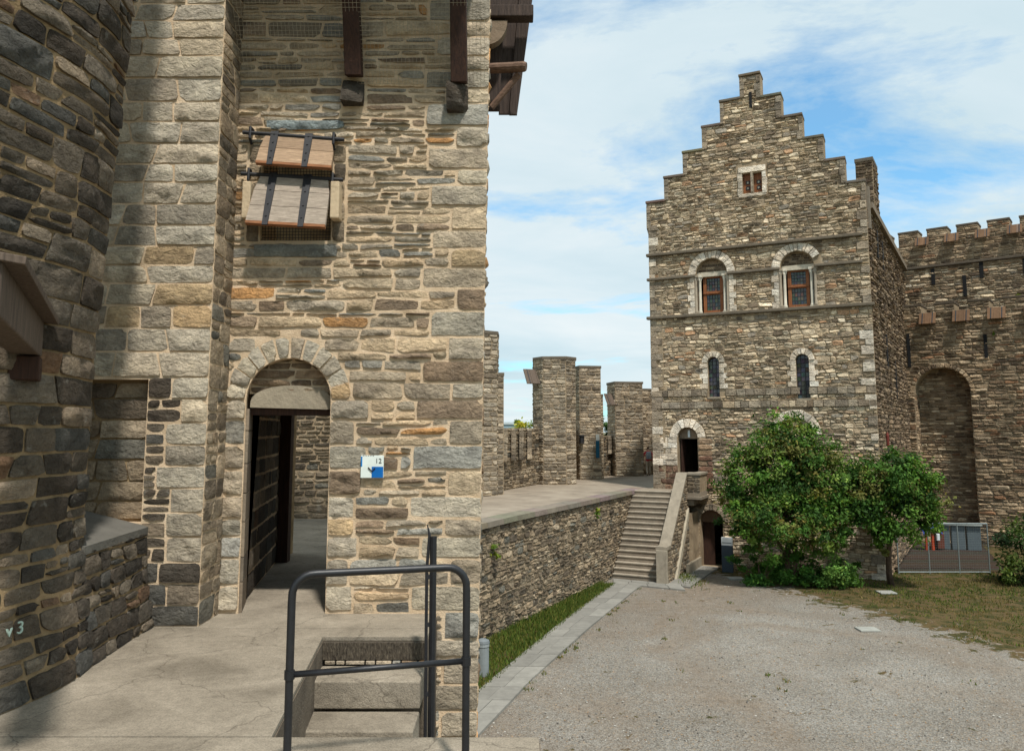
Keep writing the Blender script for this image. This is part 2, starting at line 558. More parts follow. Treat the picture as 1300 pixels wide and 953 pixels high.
class Masonry:
    """gathers stones over several faces of one thing; the ones largest in the photo become parts"""

    def __init__(s, owner, mat, limit=300, hide=(), name='stone'):
        s.owner, s.mat, s.limit, s.items, s.hide, s.name = owner, mat, limit, [], hide, name

    def stone(s, fr, quad, rng, pal, gap, proud, rough, near=True, tint=None, cell=0.055, w0=0.0):
        vs, fs = (near_stone if near else far_stone)(rng, quad, gap, proud, rough, cell)
        pw = [fr.P(u, v, w + w0) for u, v, w in vs]
        cq = fr.P(sum(p[0] for p in quad) / 4, sum(p[1] for p in quad) / 4, w0)
        area = 0
        pj = project(cq)
        if pj and -8 < pj[0] < 1308 and -8 < pj[1] < 960 and fr.N.dot(EYE - cq) > 0:
            a = [project(fr.P(q[0], q[1], w0)) for q in quad]
            if all(a):
                area = abs(sum(a[i][0] * a[(i + 1) % 4][1] - a[(i + 1) % 4][0] * a[i][1] for i in range(4))) / 2
            for x0, y0, x1, y1 in s.hide:
                if x0 < pj[0] < x1 and y0 < pj[1] < y1:
                    area = 0
        s.items.append((area, cq, pw, fs, tint or pick(rng, pal), near))

    def courses(s, fr, u0, u1, v0, v1, hr, wr, rng, pal, gap, proud, rough, near=True, extent=None, block=(), split=0.22,
                wav=0.012, breaks=(), w0=0.0, cell=0.055, soft=()):
        lv = sorted({v0, v1, *[b for b in (*breaks, *soft) if v0 < b < v1]})
        lh = sorted({v0, v1, *[b for b in breaks if v0 < b < v1]})
        rows = []
        for a, b in zip(lv, lv[1:]):
            v = a
            while v < b - 1e-6:
                h = rng.uniform(*hr)
                if b - (v + h) < hr[0] * 0.7:
                    h = b - v
                if h > hr[1] * 1.5:
                    h /= 2
                rows.append((v, v + h)); v += h
        nr = len(rows)
        sd = rng.uniform(0, 100)

        def bnd(k, u):
            if k == 0: return rows[0][0]
            base = rows[k - 1][1]
            if k == nr or any(abs(base - b) < 1e-6 for b in lh): return base
            return base + wav * noise.noise(V3((u * 1.9, k * 7.31 + sd, 0)))
        for k, (a, b) in enumerate(rows):
            lo, hi = extent(a, b) if extent else (u0, u1)
            segs = [(lo, hi)]
            for bl in block:
                iv = bl(a, b)
                if not iv: continue
                ns = []
                for x, y in segs:
                    if iv[1] <= x or iv[0] >= y: ns.append((x, y)); continue
                    if iv[0] - x > 0.03: ns.append((x, iv[0]))
                    if y - iv[1] > 0.03: ns.append((iv[1], y))
                segs = ns
            h = b - a
            for x, y in segs:
                cuts = [x]
                while True:
                    wd = rng.uniform(*wr) * (1 + 0.5 * (h - hr[0]) / max(1e-4, hr[1] - hr[0])) * 0.85
                    if cuts[-1] + wd > y - wr[0] * 0.75:
                        break
                    cuts.append(cuts[-1] + wd)
                cuts.append(y)
                sl = [0] + [rng.uniform(-1, 1) * min(0.18 * h, 0.03) for _ in cuts[1:-1]] + [0]
                for i in range(len(cuts) - 1):
                    ua, ub = cuts[i], cuts[i + 1]
                    q = [(ua - sl[i], bnd(k, ua)), (ub - sl[i + 1], bnd(k, ub)), (ub + sl[i + 1], bnd(k + 1, ub)), (ua + sl[i], bnd(k + 1, ua))]
                    if rng.random() < split and h > hr[0] * 1.35:
                        m = rng.uniform(0.38, 0.62)
                        ml = (lerp(q[0][0], q[3][0], m), lerp(q[0][1], q[3][1], m)); mr = (lerp(q[1][0], q[2][0], m), lerp(q[1][1], q[2][1], m))
                        s.stone(fr, [q[0], q[1], mr, ml], rng, pal, gap, proud, rough, near, cell=cell, w0=w0)
                        if ub - ua > wr[0] * 1.7 and rng.random() < 0.6:
                            z = rng.uniform(0.35, 0.65)
                            mm = (lerp(ml[0], mr[0], z), lerp(ml[1], mr[1], z)); tt = (lerp(q[3][0], q[2][0], z), lerp(q[3][1], q[2][1], z))
                            s.stone(fr, [ml, mm, tt, q[3]], rng, pal, gap, proud, rough, near, cell=cell, w0=w0)
                            s.stone(fr, [mm, mr, q[2], tt], rng, pal, gap, proud, rough, near, cell=cell, w0=w0)
                        else:
                            s.stone(fr, [ml, mr, q[2], q[3]], rng, pal, gap, proud, rough, near, cell=cell, w0=w0)
                    else:
                        s.stone(fr, q, rng, pal, gap, proud, rough, near, cell=cell, w0=w0)

    def ring(s, fr, cu, cv, r0, r1, n, rng, pal, gap, proud, rough, near=True, a0=0.0, a1=math.pi, w0=0.0, jit=0.25):
        an = [a0 + (a1 - a0) * i / n for i in range(n + 1)]
        an = [an[0]] + [a + rng.uniform(-jit, jit) * (a1 - a0) / n for a in an[1:-1]] + [an[-1]]
        for i in range(n):
            a, b = an[i], an[i + 1]
            o = [rng.uniform(-0.04, 0.04) * (r1 - r0)] * 2
            q = [(cu + r0 * math.cos(b), cv + r0 * math.sin(b)), (cu + r0 * math.cos(a), cv + r0 * math.sin(a)),
                 (cu + (r1 + o[0]) * math.cos(a), cv + (r1 + o[0]) * math.sin(a)), (cu + (r1 + o[0]) * math.cos(b), cv + (r1 + o[0]) * math.sin(b))]
            s.stone(fr, q, rng, pal, gap, proud, rough, near, w0=w0)

    def finish(s, smooth=True):
        it = sorted(s.items, key=lambda x: -x[0])
        vis = [x for x in it if x[0] > 20][:s.limit]
        rest = it[len(vis):]
        for area, c, pw, fs, tint, near in vis:
            mb = MB(); mb.add(pw, fs, tint)
            mb.build(s.name, s.mat, s.owner, smooth=near, loc=tuple(c))
        if rest:
            mb = MB()
            for area, c, pw, fs, tint, near in rest:
                mb.add(pw, fs, tint)
            o = mb.build('rubble_stones', s.mat, s.owner, smooth=rest[0][5], loc=tuple(world_loc(s.owner)))
            o['kind'] = 'stuff'


def rect_block(ua, ub, va, vb):
    return lambda a, b: (ua, ub) if (min(b, vb) - max(a, va)) > 0.004 else None


def arc_block(cu, cv, r):
    def f(a, b):
        if b <= cv + 0.004 or a >= cv + r: return None
        m = max(a, cv)
        # wide enough for the lower edge of the course
        d = math.sqrt(max(0, r * r - ((m * 0.55 + min(b, cv + r) * 0.45) - cv) ** 2))
        return (cu - d, cu + d)
    return f


def arch_loop(cu, w, v0, vs, rise=None, n=14):
    """door or window outline: jambs from v0 to the springing vs, half-round or segmental head"""
    r = w / 2
    rise = r if rise is None else rise
    pts = [(cu - r, v0), (cu + r, v0)]
    for i in range(n + 1):
        a = math.pi * i / n
        pts.append((cu + r * math.cos(a), vs + rise * math.sin(a)))
    return pts


def slab(fr, outer, holes, thick, name, mat, parent, w=0.0, hole_depth=None, tint=(0.5, 0.5, 0.5)):
    """wall body with real openings and reveals"""
    loops = [outer] + list(holes)
    flat = [p for l in loops for p in l]
    tris = tessellate_polygon([[V3((p[0], p[1], 0)) for p in l] for l in loops])
    n = len(flat)
    vs = [fr.P(u, v, w) for u, v in flat] + [fr.P(u, v, w - thick) for u, v in flat]
    fs = []
    for a, b, c in tris:
        A, B, C = flat[a], flat[b], flat[c]
        cr = (B[0] - A[0]) * (C[1] - A[1]) - (B[1] - A[1]) * (C[0] - A[0])
        t = (a, b, c) if cr > 0 else (a, c, b)
        fs.append(t); fs.append(tuple(n + i for i in reversed(t)))
    o = 0
    for l in loops:
        k = len(l)
        for i in range(k):
            j = (i + 1) % k
            fs.append((o + i, o + j, n + o + j, n + o + i))
        o += k
    mb = MB(); mb.add(vs, fs, tint)
    ob = mb.build(name, mat, parent)
    bm = bmesh.new(); bm.from_mesh(ob.data)
    bmesh.ops.recalc_face_normals(bm, faces=bm.faces)
    bm.to_mesh(ob.data); bm.free()
    return ob


def fbox(mb, fr, u0, u1, v0, v1, w0, w1, tint=(0.5, 0.5, 0.5)):
    vs = [fr.P(u, v, w) for w in (w0, w1) for v in (v0, v1) for u in (u0, u1)]
    mb.add(vs, [(0, 2, 3, 1), (4, 5, 7, 6), (0, 1, 5, 4), (2, 6, 7, 3), (0, 4, 6, 2), (1, 3, 7, 5)], tint)
    return mb


def sheet(name, poly, z, mat, parent=None, kind='structure', th=0.0):
    """flat horizontal sheet, or slab when th > 0"""
    mb = MB()
    if th:
        mb.prism(poly, z - th, z)
        o = mb.build(name, mat, parent)
    else:
        mb.add([(x, y, z) for x, y in poly], [tuple(range(len(poly)))])
        o = mb.build(name, mat, parent)
    if kind and parent is None:
        o['kind'] = kind
    return o


class PathFrame:
    """a wall face that follows a bent line in plan"""

    def __init__(s, pts, lean=0.0):
        s.p = [V3((x, y, 0)) for x, y in pts]
        s.l = [0.0]
        for a, b in zip(s.p, s.p[1:]):
            s.l.append(s.l[-1] + (b - a).length)
        s.L = s.l[-1]
        s.lean = lean
        d = (s.p[-1] - s.p[0]).normalized()
        s.N = V3((d.y, -d.x, 0))

    def at(s, u):
        k = 0
        while k < len(s.l) - 2 and u > s.l[k + 1]:
            k += 1
        t = (u - s.l[k]) / (s.l[k + 1] - s.l[k])
        a, b = s.p[k], s.p[k + 1]
        d = (b - a).normalized()
        return a.lerp(b, t) if 0 <= t <= 1 else a + d * (u - s.l[k]), d

    def P(s, u, v, w=0.0):
        q, d = s.at(u)
        _, d0 = s.at(max(0.0, u - 0.06)); _, d1 = s.at(min(s.L, u + 0.06))
        d = (d0 + d1).normalized()
        n = V3((d.y, -d.x, 0))
        return q + n * (w + (s.lean(v) if callable(s.lean) else s.lean * v)) + V3((0, 0, v))

    def body(s, v0, v1, thick, name, mat, parent, step=0.3, top=None, w=0.0):
        us = sorted({*s.l, *[s.L * i / max(2, int(s.L / step)) for i in range(max(2, int(s.L / step)) + 1)]})
        mb = MB()
        vs, fs = [], []
        for u in us:
            t = top(u) if top else v1
            vs += [s.P(u, v0, w), s.P(u, t, w), s.P(u, t, w - thick), s.P(u, v0, w - thick)]
        for i in range(len(us) - 1):
            a, b = 4 * i, 4 * i + 4
            for j in range(4):
                fs.append((a + j, b + j, b + (j + 1) % 4, a + (j + 1) % 4))
        fs.append((3, 2, 1, 0)); k = 4 * (len(us) - 1); fs.append((k, k + 1, k + 2, k + 3))
        mb.add(vs, fs)
        ob = mb.build(name, mat, parent)
        bm = bmesh.new(); bm.from_mesh(ob.data)
        bmesh.ops.recalc_face_normals(bm, faces=bm.faces)
        bm.to_mesh(ob.data); bm.free()
        return ob


ZC, ZW = -4.5, -1.05

# ================================================================ the setting: ground
# courtyard: one fine sheet; the attribute says where grass grows and where earth is trodden bare
WL = [(-3.2, 19.0), (-0.92, 23.7), (0.0, 25.7), (1.4, 28.45), (2.85, 31.3), (4.17, 33.99), (5.6, 36.85), (6.2, 38.05)]
PATH_L = [(-3.3, 12.0), (-0.51, 20.4), (1.6, 26.3), (3.72, 31.8), (4.1, 32.7)]
PATH_R = [(-2.2, 12.0), (0.50, 20.4), (2.45, 25.6), (4.85, 31.6), (5.3, 32.5)]
LAWN = [(9.2, 35.6), (9.7, 34.2), (10.2, 33.0), (10.8, 31.6), (11.4, 29.7), (12.3, 28.0), (13.2, 25.8), (13.7, 23.9), (14.0, 22.1), (14.4, 19.0), (15.0, 14.0)]


def line_x(line, y):
    for (x0, y0), (x1, y1) in zip(line, line[1:]):
        a, b = (y0, y1) if y0 < y1 else (y1, y0)
        if a <= y <= b and y1 != y0:
            return x0 + (x1 - x0) * (y - y0) / (y1 - y0)
    return None


def grass_w(x, y):
    """how grassy the courtyard is at this spot (0..1)"""
    g = 0.0
    xl = line_x(LAWN, y)
    if y > 35.6: xl = 9.2
    if y < 14: xl = 15.0
    g = max(g, min(1, max(0, 0.5 + (x - xl) / 3.2)))
    if 12 < y < 33.2:
        a, b = line_x(WL, y) if y > 19 else -3.0, line_x(PATH_L, y)
        if b is not None and a is not None:
            g = max(g, min(1, max(0, 0.5 + (b - 0.05 - x) / 0.25)) if x > a - 0.3 else 0)
    # tuft between stair wall and door path
    d = math.hypot((x - 7.35) / 0.55, (y - 34.3) / 1.5)
    g = max(g, min(1, max(0, 1.5 - d * 1.1)))
    return g


def dirt_w(x, y):
    d = math.hypot((x - 7.6) / 1.7, (y - 32.6) / 2.2)
    w = min(1, max(0, 1.35 - d))
    xl = line_x(LAWN, y)
    if xl is not None and 14 < y < 35.6:
        w = max(w, min(0.75, max(0, 1 - abs(x - xl - 0.9) / 1.2)) * 0.8)
    if y > 31.5 and x > 15: w = max(w, 0.7)
    if y > 32.5 and 9.5 < x: w = max(w, min(0.9, (y - 32.5) * 0.5))
    return w


m, t, b = node_mat('courtyard_ground', 0.95, 0.15)
p = wpos(t)
att = t.nodes.new('ShaderNodeAttribute'); att.attribute_name = 'tint'
sx = t.nodes.new('ShaderNodeSeparateColor'); t.links.new(att.outputs['Color'], sx.inputs[0])
vor = t.nodes.new('ShaderNodeTexVoronoi'); vor.inputs['Scale'].default_value = 32; t.links.new(p, vor.inputs['Vector'])
pebc = t.nodes.new('ShaderNodeSeparateColor'); t.links.new(vor.outputs['Color'], pebc.inputs[0])
peb = tramp(t, pebc.outputs[0], [(0.0, srgb(108, 102, 94)), (0.35, srgb(130, 126, 118)), (0.65, srgb(142, 139, 132)), (0.86, srgb(155, 152, 146)), (0.93, srgb(148, 130, 106)), (1.0, srgb(164, 160, 152))])
big = tramp(t, tnoise(t, p, 0.35, 6, 0.6, 0.4), [(0.3, (0.80, 0.77, 0.73)), (0.7, (1.10, 1.09, 1.07))])
peb = tmix(t, 'MULTIPLY', 1.0, peb, big)
dirt = tramp(t, tnoise(t, p, 4, 8, 0.7), [(0.3, srgb(96, 82, 68)), (0.55, srgb(130, 114, 96)), (0.8, srgb(156, 141, 122))])
dirt = tmix(t, 'MIX', 0.35, dirt, peb)
nd = t.nodes.new('ShaderNodeMath'); nd.operation = 'ADD'
t.links.new(sx.outputs[1], nd.inputs[0]); t.links.new(tnoise(t, p, 1.3, 7, 0.7), nd.inputs[1])
c = tmix(t, 'MIX', tramp(t, nd.outputs[0], [(0.72, (0, 0, 0)), (1.10, (1, 1, 1))]), peb, dirt)
dirtp = tramp(t, tnoise(t, p, 0.22, 8, 0.62, 0.8), [(0.43, (0, 0, 0)), (0.62, (0.9,) * 3)])
c = tmix(t, 'MIX', dirtp, c, dirt)
gcol = tramp(t, tnoise(t, p, 2.3, 8, 0.75), [(0.36, srgb(48, 52, 26)), (0.46, srgb(72, 68, 38)), (0.55, srgb(100, 84, 56)), (0.66, srgb(84, 66, 50))])
ng = t.nodes.new('ShaderNodeMath'); ng.operation = 'ADD'
gn = t.nodes.new('ShaderNodeMath'); gn.operation = 'MULTIPLY_ADD'; gn.inputs[1].default_value = 3.2; gn.inputs[2].default_value = -1.1
t.links.new(tnoise(t, p, 1.6, 10, 0.72, 0.5), gn.inputs[0])
t.links.new(sx.outputs[0], ng.inputs[0]); t.links.new(gn.outputs[0], ng.inputs[1])
c = tmix(t, 'MIX', tramp(t, ng.outputs[0], [(0.88, (0, 0, 0)), (1.12, (1, 1, 1))]), c, gcol)
t.links.new(c, b.inputs['Base Color'])
tbump(t, b, vor.outputs['Distance'], 0.9, 0.03, tbump(t, b, tnoise(t, p, 6, 6, 0.7), 0.5, 0.06))
M['court'] = m

mb = MB()
x0, x1, y0, y1, st = -5.0, 27.0, -4.0, 47.0, 0.3
nx, ny = int((x1 - x0) / st), int((y1 - y0) / st)
vs = [(x0 + i * st, y0 + j * st, ZC + 0.02 * noise.noise(V3((x0 + i * st, y0 + j * st, 0)) * 0.35)) for j in range(ny + 1) for i in range(nx + 1)]
fs = [(j * (nx + 1) + i, j * (nx + 1) + i + 1, (j + 1) * (nx + 1) + i + 1, (j + 1) * (nx + 1) + i) for j in range(ny) for i in range(nx)]
mb.add(vs, fs)
mb.t = [(grass_w(v[0], v[1]), dirt_w(v[0], v[1]), 0) for v in vs]
court = mb.build('courtyard', 'court', smooth=True)
court['kind'] = 'structure'
M['earth'] = mat_plain('earth', [(0.3, srgb(74, 80, 48)), (0.6, srgb(112, 104, 78))], 0.3, 0.95, 0)
sheet('ground', [(-3000, -3000), (3000, -3000), (3000, 3000), (-3000, 3000)], ZC - 0.12, 'earth')

# paved path
M['paving'] = mat_tint('paving_slab', 0.85, 0.35, 40, 0.01, 0.25, 0.22, 3.5)
rng = random.Random(5)
pth = bpy.data.objects.new('path', None); COL.objects.link(pth); pth['kind'] = 'structure'; pth.location = (2, 26, ZC)


def slab_quad(name, q, z, th, parent, tint, mat='paving', gap=0.012, z_lo=None):
    cx = sum(p[0] for p in q) / 4; cy = sum(p[1] for p in q) / 4
    qq = []
    for x, y in q:
        l = math.hypot(x - cx, y - cy)
        qq.append((cx + (x - cx) * (1 - gap / l), cy + (y - cy) * (1 - gap / l)))
    mb = MB(); mb.prism(qq, z - th, z, tint)
    return mb.build(name, mat, parent)


def pave(L, R, lens, cols, z):
    n = 60
    def pt(line, f):
        tot = [0]
        for a, b_ in zip(line, line[1:]): tot.append(tot[-1] + math.hypot(b_[0] - a[0], b_[1] - a[1]))
        d = f * tot[-1]
        for k in range(len(line) - 1):
            if d <= tot[k + 1] + 1e-9:
                q = (d - tot[k]) / (tot[k + 1] - tot[k])
                return (lerp(line[k][0], line[k + 1][0], q), lerp(line[k][1], line[k + 1][1], q)), tot[-1]
    f = 0
    _, tot = pt(L, 0)
    while f < 0.999:
        g = min(1, f + rng.uniform(*lens) / tot)
        if 1 - g < 0.3 * lens[0] / tot: g = 1
        a, b_, c_, d = pt(L, f)[0], pt(R, f)[0], pt(R, g)[0], pt(L, g)[0]
        cs = [0] + sorted(rng.uniform((i + 0.85) / cols, (i + 1.15) / cols) for i in range(cols - 1)) + [1]
        for s0, s1 in zip(cs, cs[1:]):
            q = [(lerp(a[0], b_[0], s0), lerp(a[1], b_[1], s0)), (lerp(a[0], b_[0], s1), lerp(a[1], b_[1], s1)),
                 (lerp(d[0], c_[0], s1), lerp(d[1], c_[1], s1)), (lerp(d[0], c_[0], s0), lerp(d[1], c_[1], s0))]
            k = rng.uniform(0.85, 1.12)
            bc = srgb(132, 129, 121)
            slab_quad('paving_slab', q, z + rng.uniform(-0.004, 0.006), 0.07, pth, tuple(k * v for v in bc))
        f = g


pave(PATH_L, PATH_R, (0.8, 1.3), 2, ZC + 0.055)
pave([(4.1, 32.75), (4.2, 33.75)], [(6.7, 31.35), (6.75, 32.45)], (0.5, 0.6), 4, ZC + 0.057)
pave([(5.9, 32.9), (7.95, 36.4), (8.5, 36.9)], [(7.0, 31.9), (8.7, 35.3), (9.4, 36.5)], (0.6, 0.9), 2, ZC + 0.053)

# ---------------------------------------------------------------- terrace
m, t, b = node_mat('terrace_floor', 0.92, 0.18)
p = wpos(t)
c = tramp(t, tnoise(t, p, 1.6, 8, 0.62, 0.6), [(0.28, srgb(118, 109, 95)), (0.5, srgb(146, 136, 120)), (0.72, srgb(164, 153, 136))])
c = tmix(t, 'MULTIPLY', 1.0, c, tramp(t, tnoise(t, p, 85, 4, 0.75), [(0.32, (0.66,) * 3), (0.52, (1.02,) * 3), (0.7, (1.2,) * 3)]))
c = tmix(t, 'MULTIPLY', 1.0, c, tramp(t, tnoise(t, p, 17, 6, 0.7), [(0.3, (0.82,) * 3), (0.6, (1.06,) * 3)]))
ed = t.nodes.new('ShaderNodeTexVoronoi'); ed.feature = 'DISTANCE_TO_EDGE'; ed.inputs['Scale'].default_value = 0.9
dv = t.nodes.new('ShaderNodeVectorMath'); dv.operation = 'MULTIPLY_ADD'; dv.inputs[1].default_value = (0.25,) * 3
nz = t.nodes.new('ShaderNodeTexNoise'); nz.inputs['Scale'].default_value = 5; nz.inputs['Detail'].default_value = 6
t.links.new(p, nz.inputs['Vector']); t.links.new(nz.outputs['Color'], dv.inputs[0]); t.links.new(p, dv.inputs[2]); t.links.new(dv.outputs[0], ed.inputs['Vector'])
c = tmix(t, 'MIX', tramp(t, ed.outputs['Distance'], [(0.0, (0.55,) * 3), (0.006, (0, 0, 0))]), c, srgb(70, 62, 52))
t.links.new(c, b.inputs['Base Color'])
tbump(t, b, tnoise(t, p, 85, 4, 0.7), 0.8, 0.008, tbump(t, b, tnoise(t, p, 14, 6, 0.7), 0.5, 0.02))
M['terrace'] = m
M['terrace_side'] = mat_plain('terrace_side', [(0.25, srgb(70, 63, 54)), (0.75, srgb(120, 108, 92))], 3, 0.95, 0.7, 0.02, 30)
XN0, XN1, YN0, YN1 = -1.52, -0.68, 4.5, 6.59
XNN = -1.30
tp = [(-6, 0.8), (0.15, 0.8), (0.15, YN0), (XNN, YN0), (XN0, YN1), (XN1, YN1), (XN1, 7.6), (-1.2, 7.6), (-1.2, 15.4), (-7, 15.4), (-7, 0.8)]
tp = tp[1:]
mb = MB(); mb.prism(tp, ZC - 0.05, -0.03)
ter = mb.build('terrace', 'terrace_side'); ter['kind'] = 'structure'
rng = random.Random(8)
for q in ([(-6, 0.8), (0.15, 0.8), (0.15, YN0), (-6, YN0)], [(-6, YN0), (XNN, YN0), (XN0, YN1), (-6, YN1)], [(-6, YN1), (XN1, YN1), (XN1, 6.86), (-6, 6.86)], [(-6, 6.86), (XN1, 6.86), (XN1, 7.6), (-6, 7.6)],
          [(-6, 7.6), (-1.2, 7.6), (-1.2, 10.6), (-6, 10.6)], [(-6, 10.6), (-1.2, 10.6), (-1.2, 15.4), (-6, 15.4)]):
    slab_quad('floor_slab', q, 0.0 + rng.uniform(-0.002, 0.002), 0.026, ter, (0.3, 0.3, 0.3), 'terrace', 0.007)
# steps cut into the terrace, going down towards the railing
M['riser'] = mat_plain('tooled_riser', [(0.35, srgb(52, 46, 39)), (0.6, srgb(92, 83, 70)), (0.75, srgb(134, 122, 104))], 70, 0.95, 1.0, 0.02, 70, (1, 1, 0.3))
stw = thing('terrace_steps', 'short flight of stone steps sunk into the terrace behind the black railing', 'steps', (-1.1, 5.6, -0.9))
mb = MB(); mb.box(((XN0 + XN1) / 2, YN1 - 0.025, -0.10), (XN1 - XN0 - 0.01, 0.04, 0.135)); mb.build('riser', 'riser', stw, bevel=0.004)
rng = random.Random(3)
mb = MB()
x = XN0 + 0.02
while x < XN1 - 0.05:
    w_ = rng.uniform(0.07, 0.16)
    w_ = min(w_, XN1 - 0.01 - x)
    k = MB(); k.box((x + w_ / 2, YN1 - 0.03, -0.187), (w_ - 0.012, 0.05, 0.028), pick(rng, PAL_TOWER)); k.build('packing_stone', 'stone', stw, bevel=0.006)
    x += w_
for i in range(4):
    zt = -0.205 - 0.21 * i
    mb = MB(); mb.box(((XN0 + XN1) / 2, YN1 - 0.06 - 0.40 * i - 0.2, zt - 0.1), (XN1 - XN0 - 0.012, 0.395, 0.2))
    mb.build('step', 'terrace', stw, bevel=0.012)
mb = MB(); mb.box(((XN0 + XN1) / 2, (YN0 + YN1) / 2, -2.8), (XN1 - XN0 - 0.02, YN1 - YN0 - 0.02, 3.0)); mb.build('step_base', 'terrace_side', stw)

# ================================================================ gatehouse tower (near)
tower = thing('gatehouse_tower', 'tall near stone gatehouse tower with arched doorway, hatch shutters and sign twelve on its wall', 'tower', (-1.6, 7.4, 0))
TF = Frame((0, 7.4, 0), (1, 0))
edge = lambda v: -0.30 + 0.014 * v
DC, DW, DSP, DRI = -2.095, 0.79, 1.95, 0.38          # doorway
door = arch_loop(DC, DW, -0.06, DSP, DRI, 18)
hatch = [(-2.42, 3.46), (-1.74, 3.46), (-1.74, 4.40), (-2.42, 4.40)]
fw = slab(TF, [(-2.76, ZC), (edge(ZC), ZC), (edge(8), 8), (-2.76, 8)], [door, hatch], 0.5, 'wall', 'mortar', tower)
fo = world_loc(fw)
for v_ in fw.data.vertices:                 # the flank turns back to the left, so the arris is sharp
    if v_.co.y + fo.y > 7.8 and v_.co.x + fo.x > -0.5: v_.co.x -= 0.085
    if v_.co.y + fo.y > 7.8 and -2.6 < v_.co.x + fo.x < -2.3 and -0.1 < v_.co.z + fo.z < 2.4: v_.co.x -= 0.125
RS = Masonry(tower, 'stone', 300)
rng = random.Random(21)
G, PR, RO = 0.021, 0.020, 0.027
# quoins down the right edge
v = -2.2
k = 0
quo = []
while v < 6.6:
    h = rng.uniform(0.15, 0.25)
    w_ = rng.uniform(0.50, 0.66) if k % 2 else rng.uniform(0.27, 0.37)
    quo.append((v, v + h, w_))
    e0, e1 = edge(v), edge(v + h)
    RS.stone(TF, [(e0 - w_, v), (e0 + 0.012, v), (e1 + 0.012, v + h), (e1 - w_, v + h)], rng, PAL_PIL if rng.random() < 0.55 else PAL_TOWER, G, PR, RO * (1.2 if k % 2 == 0 else 0.4))
    v += h; k += 1


def quo_block(a, b):
    w_ = [q[2] for q in quo if q[0] < b - 0.03 and q[1] > a + 0.03]
    return (edge(a) - max(w_), 9) if w_ else None


# door jambs keep the beds of the quoins
jr = []
beds = [q for q in quo if q[1] > 0.02 and q[0] < DSP - 0.02]
for a, b_, _ in beds:
    a, b_ = max(a, 0.0), min(b_, DSP)
    if b_ - a < 0.05: continue
    RS.stone(TF, [(-2.69, a), (DC - DW / 2 + 0.004, a), (DC - DW / 2 + 0.004, b_), (-2.69, b_)], rng, PAL_PIL if rng.random() < 0.7 else PAL_TOWER, G, PR, RO * 1.3)
    wj = rng.uniform(0.2, 0.42)
    RS.stone(TF, [(DC + DW / 2 - 0.004, a), (DC + DW / 2 + wj, a), (DC + DW / 2 + wj, b_), (DC + DW / 2 - 0.004, b_)], rng, PAL_PIL if rng.random() < 0.7 else PAL_TOWER, G, PR, RO * 1.3)
    jr.append((a, b_, DC + DW / 2 + wj))
RY = DRI / (DW / 2)
an = [math.pi * i / 12 for i in range(13)]
for i in range(12):
    a, b_ = an[i], an[i + 1]
    r0, r1 = DW / 2, DW / 2 + 0.205
    f = lambda r, q: (DC + r * math.cos(q), DSP + r * RY * math.sin(q) * (1.0 if r == r0 else 1.02))
    RS.stone(TF, [f(r0, b_), f(r0, a), f(r1, a), f(r1, b_)], rng, PAL_PIL, 0.016, PR * 1.2, RO * 0.7)


def jr_block(a, b):
    w_ = [q[2] for q in jr if q[0] < b - 0.01 and q[1] > a + 0.01]
    return (-3, max(w_)) if w_ else None


RS.courses(TF, -2.69, edge(0), -2.2, 6.6, (0.055, 0.125), (0.14, 0.52), rng, PAL_TOWER, G, PR, RO, split=0.16, wav=0.040,
           block=[lambda a, b: (q if (q := quo_block(a, b)) else None), jr_block,
                  arc_block(DC, DSP, DW / 2 + 0.20), rect_block(-2.56, -1.60, 3.44, 4.42), rect_block(-1.66, -1.43, 4.79, 5.07), rect_block(-0.64, -0.41, 4.71, 5.0),
                  rect_block(-3, XN1 - 0.02, -9, 0.0)], breaks=(0.0, 3.44, 4.42), soft=[q[0] for q in quo if min(abs(q[0] - z) for z in (0.0, 3.44, 4.42)) > 0.05])
# the flank that turns away from the yard
RS.courses(Frame((edge(0) - 0.004, 7.43, 0), (-0.168, 1.0), lean=0.014), 0.0, 2.7, -4.4, 6.6, (0.10, 0.22), (0.2, 0.6), rng, PAL_TOWER, G, PR, RO, wav=0.02)
# stones round the hatch: lintels and jamb blocks
for (ua, ub, va, vb, tn) in ((-2.40, -1.62, 4.55, 4.66, srgb(146, 156, 156)), (-2.48, -1.66, 3.29, 3.43, srgb(128, 130, 124))):
    RS.stone(TF, [(ua, va), (ub, va), (ub, vb), (ua, vb)], rng, PAL_TOWER, G, 0.03, RO, tint=tn, w0=0.012)
v = 3.44
for h in (0.22, 0.2, 0.19, 0.18, 0.19):
    for ua, ub in ((-2.56, -2.425), (-1.735, -1.60)):
        RS.stone(TF, [(ua, v), (ub, v), (ub, v + h), (ua, v + h)], rng, PAL_RAMP, G, PR, RO)
    v += h
